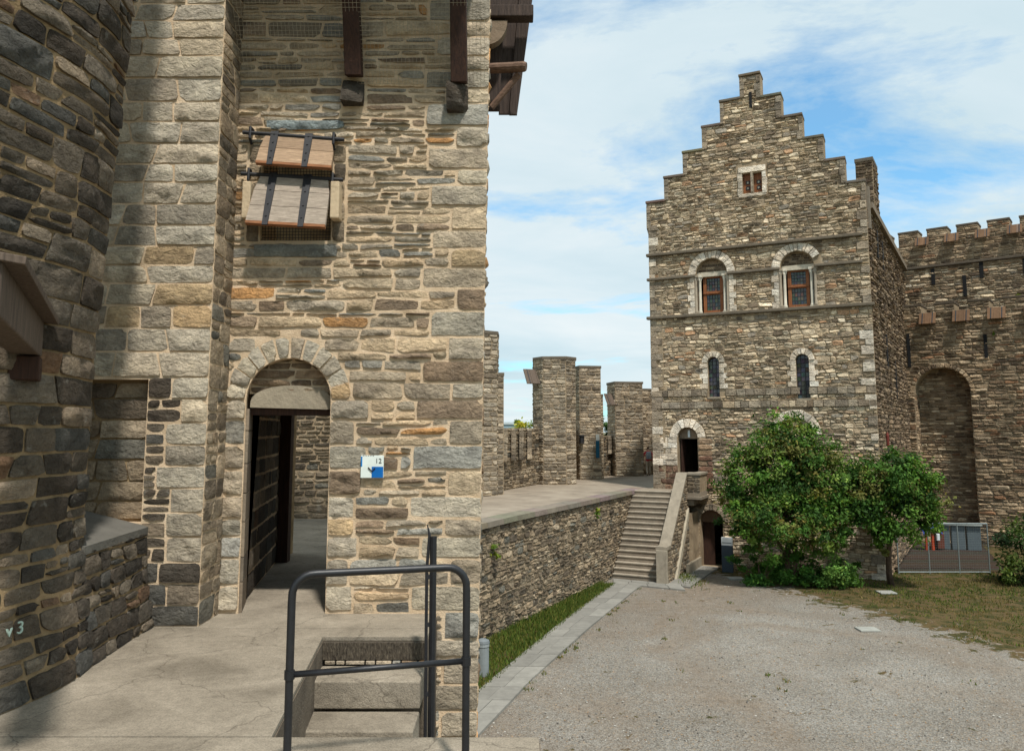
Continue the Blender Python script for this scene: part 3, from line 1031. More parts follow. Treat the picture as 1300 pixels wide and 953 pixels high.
# buttress left of the door
PF = Frame((0, 6.93, 0), (1, 0))
PX = -2.67
butt = part('buttress', tower, (-3.5, 6.93, 0))
slab(PF, [(-4.6, -0.5), (PX, -0.5), (PX, 8), (-4.6, 8)], [[(-4.4, 0.86), (-3.20, 0.86), (-3.20, 2.10), (-4.4, 2.10)]], 0.468, 'wall', 'mortar', butt)
BS = Masonry(butt, 'stone', 170)
BS.courses(PF, -4.0, PX, 2.12, 6.4, (0.165, 0.225), (0.24, 0.50), rng, PAL_PIL, 0.015, 0.016, 0.024, split=0.0, wav=0.006, extent=lambda a, b: (-4.0, PX + 0.006))
v = 0.0
k = 0
while v < 2.1:
    h = rng.uniform(0.15, 0.215)
    if 2.12 - v - h < 0.09: h = 2.12 - v
    w_ = rng.uniform(0.22, 0.36) if k % 2 else rng.uniform(0.30, 0.44)
    low = v < 0.36
    BS.stone(PF, [(PX - w_, v), (PX + 0.006, v), (PX + 0.006, v + h), (PX - w_, v + h)], rng, PAL_DARK if low else PAL_PIL, 0.014, 0.018, 0.02)
    BS.courses(PF, -3.20 if v > 0.7 else -3.4, PX - w_, v, v + h, (0.07, 0.2), (0.12, 0.3), rng, PAL_DARK if rng.random() < 0.75 else PAL_TOWER, 0.016, 0.014, 0.014, split=0.3)
    v += h; k += 1
PS = Frame((PX, 6.93, 0), (0, 1))                    # its right-hand return
BS.courses(PS, 0.0, 0.468, 0.0, 6.4, (0.11, 0.22), (0.14, 0.30), rng, PAL_RAMP, 0.014, 0.014, 0.014, split=0.2)
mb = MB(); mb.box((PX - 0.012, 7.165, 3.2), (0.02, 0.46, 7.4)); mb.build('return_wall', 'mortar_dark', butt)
# niche in the buttress
NF = Frame((0, 7.05, 0), (1, 0))
BS.courses(NF, -4.3, -3.21, 0.88, 2.08, (0.15, 0.22), (0.25, 0.4), rng, PAL_RAMP, 0.014, 0.02, 0.022, split=0)
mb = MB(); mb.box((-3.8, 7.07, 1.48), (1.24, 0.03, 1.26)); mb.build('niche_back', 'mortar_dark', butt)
BS.finish()
RS.finish()
v = 0.0
while v < 1.84:                         # dressed stones lining the door reveal
    h = min(rng.uniform(0.2, 0.34), 1.86 - v)
    mb = MB(); mb.prism([(DC - DW / 2 + 0.022, 7.43), (DC - DW / 2 - 0.095, 7.895), (DC - DW / 2 - 0.14, 7.895), (DC - DW / 2 - 0.02, 7.43)], v + 0.004, v + h - 0.004, tuple(0.8 * q for q in pick(rng, PAL_ASHG))); mb.build('reveal_stone', 'ashlar', tower)
    v += h
# lintel in the doorway
mb = MB()
lo = [(DC - DW / 2 + 0.002, 1.885)]
pts = [(DC - DW / 2 + 0.004, 1.87), (DC + DW / 2 - 0.004, 1.85)] + [(DC + DW / 2 * 0.985 * math.cos(a), max(1.86, 1.93 + 0.15 * math.sin(a))) for a in [math.pi * i / 12 for i in range(13)]]
n = len(pts)
vs = [TF.P(u, v, -0.10) for u, v in pts] + [TF.P(u, v, -0.42) for u, v in pts]
mb.add(vs, [tuple(range(n)), tuple(range(2 * n - 1, n - 1, -1))] + [((i + 1) % n, i, n + i, n + (i + 1) % n) for i in range(n)], srgb(150, 139, 120))
mb.build('lintel', 'ashlar', tower)
TY = Masonry(tower, 'stone', 12, name='tympanum_stone')
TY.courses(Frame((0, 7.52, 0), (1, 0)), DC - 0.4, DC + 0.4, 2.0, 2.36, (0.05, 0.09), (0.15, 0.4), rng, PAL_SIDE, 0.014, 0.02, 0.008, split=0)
TY.finish()
mb = MB(); fbox(mb, TF, DC - 0.41, DC + 0.41, 2.0, 2.36, -0.40, -0.13); mb.build('tympanum', 'mortar', tower)
mb = MB(); fbox(mb, TF, DC - DW / 2 - 0.002, DC + DW / 2 + 0.002, 1.80, 1.862, -0.44, -0.14); mb.build('door_head', 'wood_dark', tower)
# passage through the tower
mb = MB()
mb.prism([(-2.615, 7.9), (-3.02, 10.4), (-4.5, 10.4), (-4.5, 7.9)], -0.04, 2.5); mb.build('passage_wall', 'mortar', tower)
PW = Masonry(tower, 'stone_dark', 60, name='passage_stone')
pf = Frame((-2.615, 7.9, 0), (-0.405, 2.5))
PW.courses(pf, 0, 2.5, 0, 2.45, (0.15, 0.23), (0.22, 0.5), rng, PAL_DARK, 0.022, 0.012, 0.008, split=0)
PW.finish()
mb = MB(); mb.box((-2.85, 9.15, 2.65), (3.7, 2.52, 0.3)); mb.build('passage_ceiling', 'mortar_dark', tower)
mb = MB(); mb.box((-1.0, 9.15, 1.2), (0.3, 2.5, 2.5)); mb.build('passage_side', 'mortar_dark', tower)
mb = MB(); mb.box((-2.92, 10.28, 1.05), (0.15, 0.14, 2.2)); mb.build('door_post', 'wood_dark', tower)
bf = Frame((0, 10.6, 0), (1, 0))
slab(bf, [(-5, ZC), (-0.83, ZC), (-0.75, 8), (-5, 8)], [[(-2.99, -0.06), (-1.25, -0.06), (-1.25, 2.48), (-2.99, 2.48)]], 0.4, 'back_wall', 'mortar_dark', tower)  # rear opening made wider to let more daylight onto the passage wall
mb = MB()
vs = [V3((edge(z) - 0.012 - dx_ - (y - 7.4) * 0.16, y, z)) for z in (ZC, 8) for y in (7.88, 10.25) for dx_ in (0.4, 0.0)]
mb.add(vs, [(0, 2, 3, 1), (4, 5, 7, 6), (0, 1, 5, 4), (2, 6, 7, 3), (0, 4, 6, 2), (1, 3, 7, 5)]); mb.build('side_wall', 'mortar', tower)
mb = MB(); mb.box((-2.95, 9.2, 7.9), (4.0, 2.6, 0.2)); mb.build('upper_floor', 'wood_dark', tower)
# corbels, struts and the timber gallery above
rng = random.Random(44)
for u0, u1, v0, v1 in ((-1.655, -1.445, 4.80, 5.06), (-0.635, -0.425, 4.72, 4.99)):
    mb = MB()
    q = [(u0, v0), (u1, v0), (u1, v1), (u0, v1)]
    vs_, fs_ = near_stone(rng, q, 0.006, 0.2, 0.012, 0.05)
    mb.add([TF.P(*p) for p in vs_], fs_, pick(rng, PAL_DARK)); mb.build('corbel', 'stone', tower, smooth=True)
    cx_ = (u0 + u1) / 2 + 0.02
    mb = MB()
    A, B = TF.P(cx_, v1 + 0.0, 0.11), TF.P(cx_, 6.35, 0.50)
    d = (B - A).normalized(); xx = V3((1, 0, 0)); yy = d.cross(xx)
    mb.box((A + B) / 2, (0.155, 0.15, (B - A).length), mat=Matrix((xx, yy, d)).transposed()); mb.build('timber_strut', 'wood_dark', tower, bevel=0.008)
for i in range(10):
    mb = MB(); mb.box((-2.56 + 0.237 * i, 6.98, 6.36 + 0.004 * (i % 2)), (0.232, 0.86, 0.05)); mb.build('gallery_board', 'wood_dark', tower)
mb = MB(); mb.box((-1.5, 6.58, 6.44), (2.40, 0.06, 0.1)); mb.build('gallery_rail', 'wood_dark', tower)
for i in range(10):
    mb = MB(); mb.box((-2.56 + 0.237 * i, 6.63, 7.2), (0.232, 0.05, 1.4)); mb.build('gallery_front_board', 'wood_dark', tower)
# bird netting between wall and gallery
mb = MB()
na, nb = TF.P(0, 5.02, 0.03), TF.P(0, 6.33, 0.76)
for i in range(66):
    x = -2.64 + i * 0.0365
    mb.tube([(x, na.y, na.z), (x + 0.01, nb.y, nb.z)], 0.0017, 3, cap=False)
for j in range(38):
    q = na.lerp(nb, j / 37)
    mb.tube([(-2.64, q.y, q.z), (-0.29, q.y, q.z)], 0.0017, 3, cap=False)
M['net'] = mat_flat('net_cord', srgb(178, 166, 144), 0.8)
o = mb.build('netting', 'net', tower); o['kind'] = 'stuff'
# timber hoarding on the tower's right flank
M['wood_hoard'] = mat_plain('wood_hoarding', [(0.3, srgb(46, 38, 34)), (0.6, srgb(74, 62, 55)), (0.8, srgb(98, 82, 70))], 8, 0.85, 0.5, 0.01, 30, (7, 7, 0.5))
M['wood_pole'] = mat_plain('wood_pole', [(0.3, srgb(78, 60, 48)), (0.6, srgb(120, 96, 80)), (0.8, srgb(150, 126, 108))], 8, 0.8, 0.5, 0.01, 30, (1, 6, 6))
hoard = part('timber_hoarding', tower, (0, 8.25, 5.1))
zb, zt = 5.10, 6.9
xb = [-0.32, -0.135, -0.03, 0.055]
xt = [-0.32, -0.06, 0.115, 0.29]
for i in range(3):
    mb = MB()
    y_ = 8.25 + 0.045 * (i % 2)
    z_ = zb + (0.02, 0.0, -0.025)[i]
    e_ = 0.012 * (i % 2)
    L = [(xb[i] + 0.001 - e_, z_), (xb[i + 1] - 0.001 + e_, z_), (xt[i + 1] - 0.001 + e_, zt), (xt[i] + 0.001 - e_, zt)]
    vs = [(x, y_, z) for x, z in L] + [(x, y_ + 0.04, z) for x, z in L]
    mb.add(vs, [(0, 1, 2, 3), (7, 6, 5, 4), (0, 4, 5, 1), (1, 5, 6, 2), (2, 6, 7, 3), (3, 7, 4, 0)]); mb.build('board', 'wood_hoard', hoard)
mb = MB(); mb.tube([(-0.4, 8.10, 5.52), (0.0, 8.0, 5.49), (0.125, 7.95, 5.475), (0.15, 7.945, 5.47)], [0.055, 0.056, 0.056, 0.046], 12); mb.build('pole', 'wood_pole', hoard, smooth=False)
mb = MB(); mb.tube([(-0.22, 8.08, 5.08), (0.07, 8.02, 5.42)], 0.036, 8); mb.build('strut', 'wood_pole', hoard)
mb = MB()
pts = [(-0.26, 6.02), (-0.05, 6.02)] + [(-0.05 - 0.21 * (1 - math.cos(a)), 6.02 - 0.27 * math.sin(a)) for a in [math.pi / 2 * i / 8 for i in range(1, 9)]]
n = len(pts)
mb.add([(x, 8.0, z) for x, z in pts] + [(x, 8.12, z) for x, z in pts], [tuple(range(n)), tuple(range(2 * n - 1, n - 1, -1))] + [(i, n + i, n + (i + 1) % n, (i + 1) % n) for i in range(n)], srgb(128, 112, 94))
mb.build('bracket', 'ashlar', hoard)
mb = MB(); mb.box((-0.02, 8.05, 6.12), (0.5, 0.16, 0.13)); mb.build('crossbeam', 'wood_hoard', hoard, bevel=0.01)

# hatch shutters
def shutter(zl, zr, drop, outw, rows, tone, name_label, ub_):
    u0, u1 = ub_
    sh = part('hatch_shutter', tower, TF.P(-2.1, (zl + zr) / 2, 0.1))
    sh['label'] = name_label
    up = lambda u: lerp(zl, zr, (u - u0) / (u1 - u0))
    T_ = V3((0, 0, -1)) * drop + TF.N * outw
    Ln = T_.length; d = T_.normalized(); nn = V3((1, 0, 0)).cross(d) * -1
    if nn.y > 0: nn = -nn
    for r in range(rows):
        a, b_ = r / rows * Ln + 0.002, (r + 1) / rows * Ln - 0.003
        mb = MB()
        e0 = 0.0 if r else 0.03
        vs = []
        for t_ in (0.0, -0.035):
            for (u, q, e) in ((u0 - (0.012 * r), a, e0), (u1, a, -e0), (u1, b_, -0), (u0 - 0.012 * (r + 1), b_, 0)):
                P0 = TF.P(u + e, up(u), 0.07)
                vs.append(P0 + d * q + nn * t_)
        kk = rng.uniform(0.85, 1.12)
        mb.add(vs, [(0, 3, 2, 1), (4, 5, 6, 7), (0, 1, 5, 4), (1, 2, 6, 5), (2, 3, 7, 6), (3, 0, 4, 7)], tuple(kk * c for c in tone))
        mb.build('plank', 'plank', sh)
    # end grain strip along the lower edge
    mb = MB()
    vs = []
    for t_ in (0.004, -0.037):
        for u, q in ((u0 - 0.012 * rows, Ln + 0.001), (u1, Ln + 0.001), (u1, Ln + 0.03), (u0 - 0.012 * rows, Ln + 0.03)):
            vs.append(TF.P(u, up(u), 0.07) + d * q + nn * t_)
    mb.add(vs, [(0, 3, 2, 1), (4, 5, 6, 7), (0, 1, 5, 4), (1, 2, 6, 5), (2, 3, 7, 6), (3, 0, 4, 7)], srgb(142, 98, 68)); mb.build('edge_batten', 'plank', sh)
    for uc in (-2.29, -1.96):
        mb = MB()
        vs = []
        for t_ in (0.014, 0.0):
            for uu, q in ((-0.037, -0.03), (0.037, -0.03), (0.035, Ln * 0.35), (0.026, Ln + 0.045), (-0.026, Ln + 0.045), (-0.035, Ln * 0.35)):
                vs.append(TF.P(uc + uu, up(uc), 0.07) + d * q + nn * t_)
        mb.add(vs, [(0, 5, 4, 3, 2, 1), (6, 7, 8, 9, 10, 11)] + [(i, (i + 1) % 6, 6 + (i + 1) % 6, 6 + i) for i in range(6)]); st_ = mb.build('iron_strap', 'iron', sh)
        for q in (0.02, 0.33, 0.64, 0.9):
            c_ = TF.P(uc, up(uc), 0.07) + d * (Ln * q) + nn * 0.014
            mb = MB(); mb.tube([c_, c_ + nn * 0.008], 0.009, 6); mb.build('rivet', 'iron', sh)
    mb = MB(); mb.tube([TF.P(-2.60, zl + 0.012, 0.07), TF.P(-1.62, zr - 0.012, 0.07)], 0.020, 8); mb.build('hinge_bar', 'iron', sh)
    for u in (-2.525, -1.72):
        mb = MB(); z_ = up(u); mb.tube([TF.P(u, z_ + 0.05, -0.02), TF.P(u, z_ + 0.05, 0.08), TF.P(u, z_ - 0.06, 0.09), TF.P(u, z_ - 0.10, 0.03)], 0.014, 6); mb.build('bracket', 'iron', sh)


shutter(4.50, 4.45, 0.31, 0.12, 2, srgb(166, 140, 114), 'upper hatch shutter of two warm brown planks', (-2.40, -1.71))
shutter(4.09, 4.05, 0.50, 0.19, 3, srgb(158, 145, 130), 'lower hatch shutter of three weathered grey planks', (-2.44, -1.735))
for u0, u1 in ((-2.555, -2.475), (-1.72, -1.635)):
    mb = MB(); fbox(mb, TF, u0, u1, 3.64, 4.0, -0.02, 0.16, srgb(190, 170, 140)); mb.build('hatch_cheek', 'ashlar', tower, bevel=0.012)
mb = MB()
for i in range(24): mb.tube([TF.P(-2.42 + i * 0.0295, 3.46, -0.06), TF.P(-2.42 + i * 0.0295, 4.4, -0.06)], 0.003, 4)
for j in range(31): mb.tube([TF.P(-2.42, 3.475 + j * 0.03, -0.063), TF.P(-1.74, 3.475 + j * 0.03, -0.063)], 0.003, 4)
mb.build('hatch_grille', 'iron', tower)
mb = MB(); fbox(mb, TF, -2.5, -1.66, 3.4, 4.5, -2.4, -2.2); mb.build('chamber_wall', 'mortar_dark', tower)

# room wall seen through the doorway
iw = thing('courtyard_wall', 'rubble stone wall in daylight seen through the arched doorway', 'wall', (-4, 15.2, 0))
WF = Frame((0, 15.2, 0), (1, 0))
slab(WF, [(-7, -0.1), (-1.3, -0.1), (-1.3, 3.4), (-7, 3.4)], [], 0.4, 'wall', 'mortar_far', iw)
IW = Masonry(iw, 'stone_far', 120)
IW.courses(WF, -5.2, -2.8, 0, 3.3, (0.07, 0.17), (0.16, 0.4), rng, PAL_RAMP, 0.03, 0.03, 0.02, near=False)
IW.finish()

# number sign
sg = thing('wall_sign', 'small white and blue plate with number twelve on the tower wall', 'sign', TF.P(-1.295, 1.22, 0.05))
mb = MB(); fbox(mb, TF, -1.395, -1.185, 1.22, 1.425, 0.032, 0.05, srgb(222, 230, 222)); mb.build('plate', 'tint', sg, bevel=0.002)
mb = MB(); fbox(mb, TF, -1.293, -1.187, 1.222, 1.322, 0.050, 0.0525, srgb(0, 98, 172)); mb.build('blue_square', 'tint', sg)
mb = MB(); fbox(mb, TF, -1.3935, -1.381, 1.325, 1.415, 0.050, 0.0525, srgb(0, 120, 190)); mb.build('blue_strip', 'tint', sg)
mb = MB(); mb.tube([TF.P(-1.325, 1.315, 0.056), TF.P(-1.290, 1.280, 0.056), TF.P(-1.262, 1.308, 0.056)], 0.006, 6, srgb(44, 36, 32)); mb.build('tick_mark', 'tint', sg)
mb = MB()
for i in range(5): fbox(mb, TF, -1.375 + 0.022 * i, -1.363 + 0.022 * i, 1.420, 1.4245, 0.050, 0.052, srgb(60, 80, 90))
mb.build('small_print', 'tint', sg)


def text_obj(name, body, size, loc, mat, parent, fr_mat, label=None, extrude=0.001):
    cu = bpy.data.curves.new(name, 'FONT')
    cu.body = body; cu.size = size; cu.extrude = extrude; cu.align_x = 'CENTER'; cu.align_y = 'CENTER'
    cu.materials.append(mat)
    tmp = bpy.data.objects.new(name, cu)
    me = bpy.data.meshes.new_from_object(tmp)
    bpy.data.objects.remove(tmp); bpy.data.curves.remove(cu)
    o = bpy.data.objects.new(name, me); COL.objects.link(o)
    o.parent = parent
    o.matrix_local = Matrix.Translation(V3(loc) - (world_loc(parent) if parent else V3((0, 0, 0)))) @ fr_mat.to_4x4()
    return o


def face_mat(fr):            # text plane: x along wall, y up, z out
    return Matrix((fr.U, V3((0, 0, 1)), fr.N)).transposed()


M['ink'] = mat_flat('ink', srgb(34, 34, 36), 0.6)
text_obj('numeral', '12', 0.062, TF.P(-1.232, 1.373, 0.052), M['ink'], sg, face_mat(TF))

# ================================================================ dark bent wall in the left foreground
lw = thing('bent_wall', 'dark weathered stone wall close on the left with a soft bent corner', 'wall', (-3.0, 5.2, 0))
c14 = lambda a: (math.sin(math.radians(a)), math.cos(math.radians(a)))
pts = [(-3.60, 2.4)]
for ang, ln in ((14, 2.75), (11, 0.16), (6, 0.14), (0, 0.12), (-6, 0.10), (-8, 0.30)):
    d = c14(ang); pts.append((pts[-1][0] + d[0] * ln, pts[-1][1] + d[1] * ln))
sh_ = (-3.09 - pts[-1][0], 5.80 - pts[-1][1])
pts = [(x + sh_[0], y + sh_[1]) for x, y in pts]
def prof(v):                     # footing spreads a little, the upper wall leans out
    return 0.13 * max(0.0, 1 - v / 1.0) ** 1.5 + 0.05 * max(0.0, v - 2.3)


AF = PathFrame(pts, lean=prof)
for z0_, z1_ in ((-0.02, 0.25), (0.25, 0.5), (0.5, 1.0), (1.0, 2.3), (2.3, 8.0)):
    AF.body(z0_, z1_, 0.75, 'wall_core', 'mortar_dark', lw, 0.1, w=-0.006 if z0_ < 1 else 0.0)
LS = Masonry(lw, 'stone_dark', 260)
rng = random.Random(77)
LS.courses(AF, 0, AF.L, 0, 0.9, (0.07, 0.17), (0.14, 0.42), rng, PAL_DARK, 0.018, 0.018, 0.018, split=0.25, wav=0.04)
LS.courses(AF, 0, AF.L, 0.9, 2.75, (0.13, 0.20), (0.22, 0.56), rng, PAL_DARK, 0.014, 0.022, 0.022, split=0.22, wav=0.02)
LS.courses(AF, 0, AF.L, 2.75, 6.6, (0.08, 0.21), (0.16, 0.52), rng, PAL_DARK, 0.016, 0.020, 0.022, split=0.28, wav=0.035)
# low wall below the niche
e = (pts[-1][0] + 0.015, pts[-1][1] - 0.05)
BF = PathFrame([e, (-3.16, 6.93)], lean=lambda v: 0.11 * max(0.0, 1 - v / 1.0) ** 1.5)
for z0_, z1_ in ((-0.02, 0.2), (0.2, 0.42), (0.42, 0.83)):
    BF.body(z0_, z1_, 0.5, 'low_wall_core', 'mortar_dark', lw, 0.2, w=-0.012)
LS.courses(BF, -0.03, BF.L, 0, 0.80, (0.07, 0.16), (0.12, 0.34), rng, PAL_DARK, 0.016, 0.016, 0.018, split=0.25, wav=0.03)
LS.finish()
mb = MB()
a0, a1 = BF.P(0, 0.83, 0.02), BF.P(BF.L, 0.83, 0.02)
b0_, b1_ = BF.P(0, 0.98, -0.55), BF.P(BF.L, 0.98, -0.55)
dn = V3((0, 0, -0.06))
mb.add([a0, a1, b1_, b0_, a0 + dn, a1 + dn, b1_ + dn, b0_ + dn], [(0, 1, 2, 3), (7, 6, 5, 4), (0, 4, 5, 1), (1, 5, 6, 2), (2, 6, 7, 3), (3, 7, 4, 0)], srgb(98, 95, 88)); mb.build('sill', 'ashlar', lw)
mb = MB(); mb.box((-4.55, 6.5, 4.0), (0.3, 2.2, 8.0)); mb.build('outer_wall', 'mortar_dark', lw)
M['chalk'] = mat_flat('chalk_paint', srgb(170, 190, 176), 0.9)
q, d = AF.at(AF.L - 0.86)
ff = Frame((q.x, q.y, 0), (d.x, d.y))
g_ = text_obj('painted_mark', 'v 3', 0.105, ff.P(0, 0.46, 0.095), M['chalk'], lw, face_mat(ff), extrude=0.004)

# timber beam running out from that wall
tb = thing('timber_canopy', 'old timber beam with sloping cover board jutting from the dark wall', 'canopy', (-2.6, 4.1, 0))
A, B = V3((-3.12, 5.05, 2.24)), V3((-2.20, 3.2, 2.24))
d = (B - A).normalized(); sd_ = V3((d.y, -d.x, 0)); rot = Matrix((d, sd_ * -1, V3((0, 0, 1)))).transposed()
mb = MB(); mb.box((A + B) / 2, ((B - A).length, 0.16, 0.23), mat=rot); mb.build('beam', 'wood_grey', tb, bevel=0.01)
mb = MB(); mb.box((A + B) / 2 + V3((0, 0, 0.135)) - sd_ * 0.03, ((B - A).length + 0.06, 0.27, 0.035), mat=rot @ Matrix.Rotation(-0.12, 3, 'X')); mb.build('cover_board', 'wood_grey', tb, bevel=0.004)
mb = MB(); mb.box(A + d * 0.08 + V3((0, 0, -0.20)), (0.20, 0.17, 0.15), mat=rot); mb.build('bracket', 'wood_dark', tb, bevel=0.008)

# ================================================================ handrail, pole
hr_ = thing('handrail', 'black painted tubular steel railing with two rounded corners on the terrace', 'railing', (-0.65, 3.87, 0))
A, B = V3((-1.03, 3.80, 0.04)), V3((-0.225, 4.02, 0.04))
d = (B - A).normalized()
pts = [A, A + V3((0, 0, 0.82))]
for i in range(1, 8):
    a = math.pi / 2 * i / 8
    pts.append(A + V3((0, 0, 0.84)) + d * (0.10 * (1 - math.cos(a))) + V3((0, 0, 0.10 * math.sin(a))))
pts.append(A + d * 0.11 + V3((0, 0, 0.94))); pts.append(B - d * 0.11 + V3((0, 0, 0.94)))
for i in range(1, 8):
    a = math.pi / 2 * i / 8
    pts.append(B + V3((0, 0, 0.84)) - d * (0.10 * (1 - math.sin(a))) + V3((0, 0, 0.10 * math.cos(a))))
pts += [B + V3((0, 0, 0.82)), B]
pts = [V3((pts[0].x, pts[0].y, 0.0))] + pts + [V3((pts[-1].x, pts[-1].y, 0.0))]
mb = MB(); mb.tube(pts, 0.0185, 12); mb.build('top_rail', 'rail', hr_, smooth=True)
mb = MB(); mb.tube([A + V3((0, 0, 0.49)), B + V3((0, 0, 0.49))], 0.0145, 10); mb.build('mid_rail', 'rail', hr_, smooth=True)
for q in (A, B):
    mb = MB(); mb.tube([q + V3((0, 0, 0.47)), q + V3((0, 0, 0.51))], 0.024, 10); mb.build('collar', 'rail', hr_)
    mb = MB(); mb.tube([V3((q.x, q.y, 0.003)), V3((q.x, q.y, 0.015))], 0.06, 14); mb.build('foot_plate', 'rail', hr_)
gp = thing('gate_post', 'tall thin black iron post with hooked tip standing against the tower corner', 'post', (-0.60, 6.1, -0.6))
mb = MB(); mb.tube([(-0.60, 6.15, -1.0), (-0.60, 6.15, 0.85)], 0.026, 8); mb.build('upright', 'rail', gp)
mb = MB(); mb.tube([(-0.645, 6.15, -1.0), (-0.648, 6.15, 0.60), (-0.63, 6.15, 0.86), (-0.648, 6.15, 0.94)], [0.013, 0.013, 0.012, 0.004], 6); mb.build('hook_rod', 'iron', gp)
for z in (-0.3, 0.2, 0.55):
    mb = MB(); mb.box((-0.622, 6.15, z), (0.06, 0.022, 0.03)); mb.build('clip', 'iron', gp)

# ================================================================ walkway, retaining wall, parapet
PL = [(-4.2, 29.0), (-1.29, 34.4), (0.38, 38.7), (3.52, 45.7), (8.4, 51.6), (13.5, 56.5)]
M['walk'] = mat_plain('walkway', [(0.25, srgb(112, 101, 88)), (0.5, srgb(140, 128, 112)), (0.75, srgb(160, 148, 131))], 0.8, 0.9, 0.4, 0.02, 14)
sheet('walkway', WL + [(6.6, 38.2), (14, 52)] + PL[::-1], ZW - 0.02, 'walk')
rw = thing('retaining_wall', 'rubble stone retaining wall carrying the sloping walkway above the grass strip', 'wall', (1.4, 28.4, ZC))
RF = PathFrame(WL)
RF.body(ZC - 0.1, ZW - 0.17, 0.6, 'wall', 'mortar_far', rw, 0.5)
rng = random.Random(31)
MS = Masonry(rw, 'stone_far', 300, hide=((0, 0, 608, 960),))
MS.courses(RF, 2.0, RF.L, ZC, ZW - 0.18, (0.09, 0.24), (0.16, 0.50), rng, PAL_RAMP, 0.03, 0.036, 0.06, near=False, split=0.25, wav=0.06)
MS.finish()
u = 2.0
while u < RF.L - 0.1:
    w_ = min(rng.uniform(0.8, 1.3), RF.L - u)
    if RF.L - u - w_ < 0.5: w_ = RF.L - u
    mb = MB()
    vs = []
    k_ = 4
    for i in range(k_ + 1):
        uu = u + 0.006 + (w_ - 0.012) * i / k_
        vs += [RF.P(uu, ZW - 0.165, 0.12), RF.P(uu, ZW + 0.0, 0.11), RF.P(uu, ZW + 0.015, -0.5), RF.P(uu, ZW - 0.165, -0.5)]
    fs = [(4 * i + j, 4 * i + 4 + j, 4 * i + 4 + (j + 1) % 4, 4 * i + (j + 1) % 4) for i in range(k_) for j in range(4)] + [(3, 2, 1, 0), (4 * k_, 4 * k_ + 1, 4 * k_ + 2, 4 * k_ + 3)]
    mb.add(vs, fs, tuple(rng.uniform(0.85, 1.1) * c for c in srgb(124, 115, 103))); mb.build('coping_stone', 'ashlar', rw)
    u += w_

pw = thing('parapet_wall', 'low stone parapet along the outer edge of the walkway between turrets', 'wall', (1, 41, ZW))
QF = PathFrame(PL)
p_top = lambda u: 1.78 if u < 18.2 else 1.35
QF.body(ZW - 0.5, 1.78, 0.5, 'wall', 'mortar_far', pw, 0.4, top=p_top)
QS = Masonry(pw, 'stone_far', 160, hide=((0, 0, 610, 960), (828, 0, 1300, 960)))
QS.courses(QF, 3.0, 18.0, ZW, 1.75, (0.10, 0.22), (0.25, 0.6), rng, PAL_RAMP, 0.04, 0.04, 0.04, near=False, wav=0.05)
QS.courses(QF, 18.2, 30, ZW, 1.32, (0.10, 0.22), (0.25, 0.6), rng, PAL_RAMP, 0.04, 0.04, 0.04, near=False, wav=0.05)
u = 7.2
while u < 26:
    if not (12.2 < u < 17.8):
        v = 0.25
        while v < p_top(u) - 0.1:
            h = min(0.28, p_top(u) - v)
            QS.stone(QF, [(u, v), (u + 0.42, v), (u + 0.42, v + h), (u, v + h)], rng, PAL_TURRET, 0.02, 0.05, 0.012, near=False, w0=0.14)
            v += h
    u += 1.05
QS.finish()
mb = MB()
for i in range(3): pass


def turret(label, polys, seed, pal=PAL_TURRET, zb=ZW):
    """polys: list of (plan points counter-clockwise, top)"""
    cx = sum(p[0] for p in polys[0][0]) / len(polys[0][0]); cy = sum(p[1] for p in polys[0][0]) / len(polys[0][0])
    t_ = thing('turret', label, 'turret', (cx, cy, zb), 'stone turrets rising from the parapet')
    r_ = random.Random(seed)
    ms = Masonry(t_, 'stone_far', 110, hide=((0, 0, 610, 960),))
    for pts, top in polys:
        mb = MB(); mb.prism(pts, zb - 0.3, top); mb.build('body', 'mortar_far', t_)
        n = len(pts)
        for i in range(n):
            a, b_ = pts[i], pts[(i + 1) % n]
            L = math.hypot(b_[0] - a[0], b_[1] - a[1])
            fr = Frame((a[0], a[1], 0), (b_[0] - a[0], b_[1] - a[1]))
            mid = V3(((a[0] + b_[0]) / 2, (a[1] + b_[1]) / 2, 1.5))
            if fr.N.dot(EYE - mid) < 0: continue
            # ashlar edges with rubble between
            ms.courses(fr, 0, L, zb, top - 0.12, (0.12, 0.26), (0.28, 0.6), r_, pal, 0.035, 0.03, 0.03, near=False, split=0.15, wav=0.03)
        mb = MB()
        cxx = sum(p[0] for p in pts) / n; cyy = sum(p[1] for p in pts) / n
        mb.prism([(cxx + (x - cxx) * 1.05, cyy + (y - cyy) * 1.05) for x, y in pts], top - 0.12, top + 0.02, srgb(104, 95, 82)); mb.build('capping', 'ashlar', t_)
    ms.finish()
    return t_


def octo(cx, cy, r, rot=0.4, n=8, sy=1.0):
    return [(cx + r * math.cos(rot + 2 * math.pi * i / n), cy + sy * r * math.sin(rot + 2 * math.pi * i / n)) for i in range(n)]


def rbox(cx, cy, w, d, ang):
    c, s_ = math.cos(ang), math.sin(ang)
    return [(cx + x * c - y * s_, cy + x * s_ + y * c) for x, y in ((-w / 2, -d / 2), (w / 2, -d / 2), (w / 2, d / 2), (-w / 2, d / 2))]


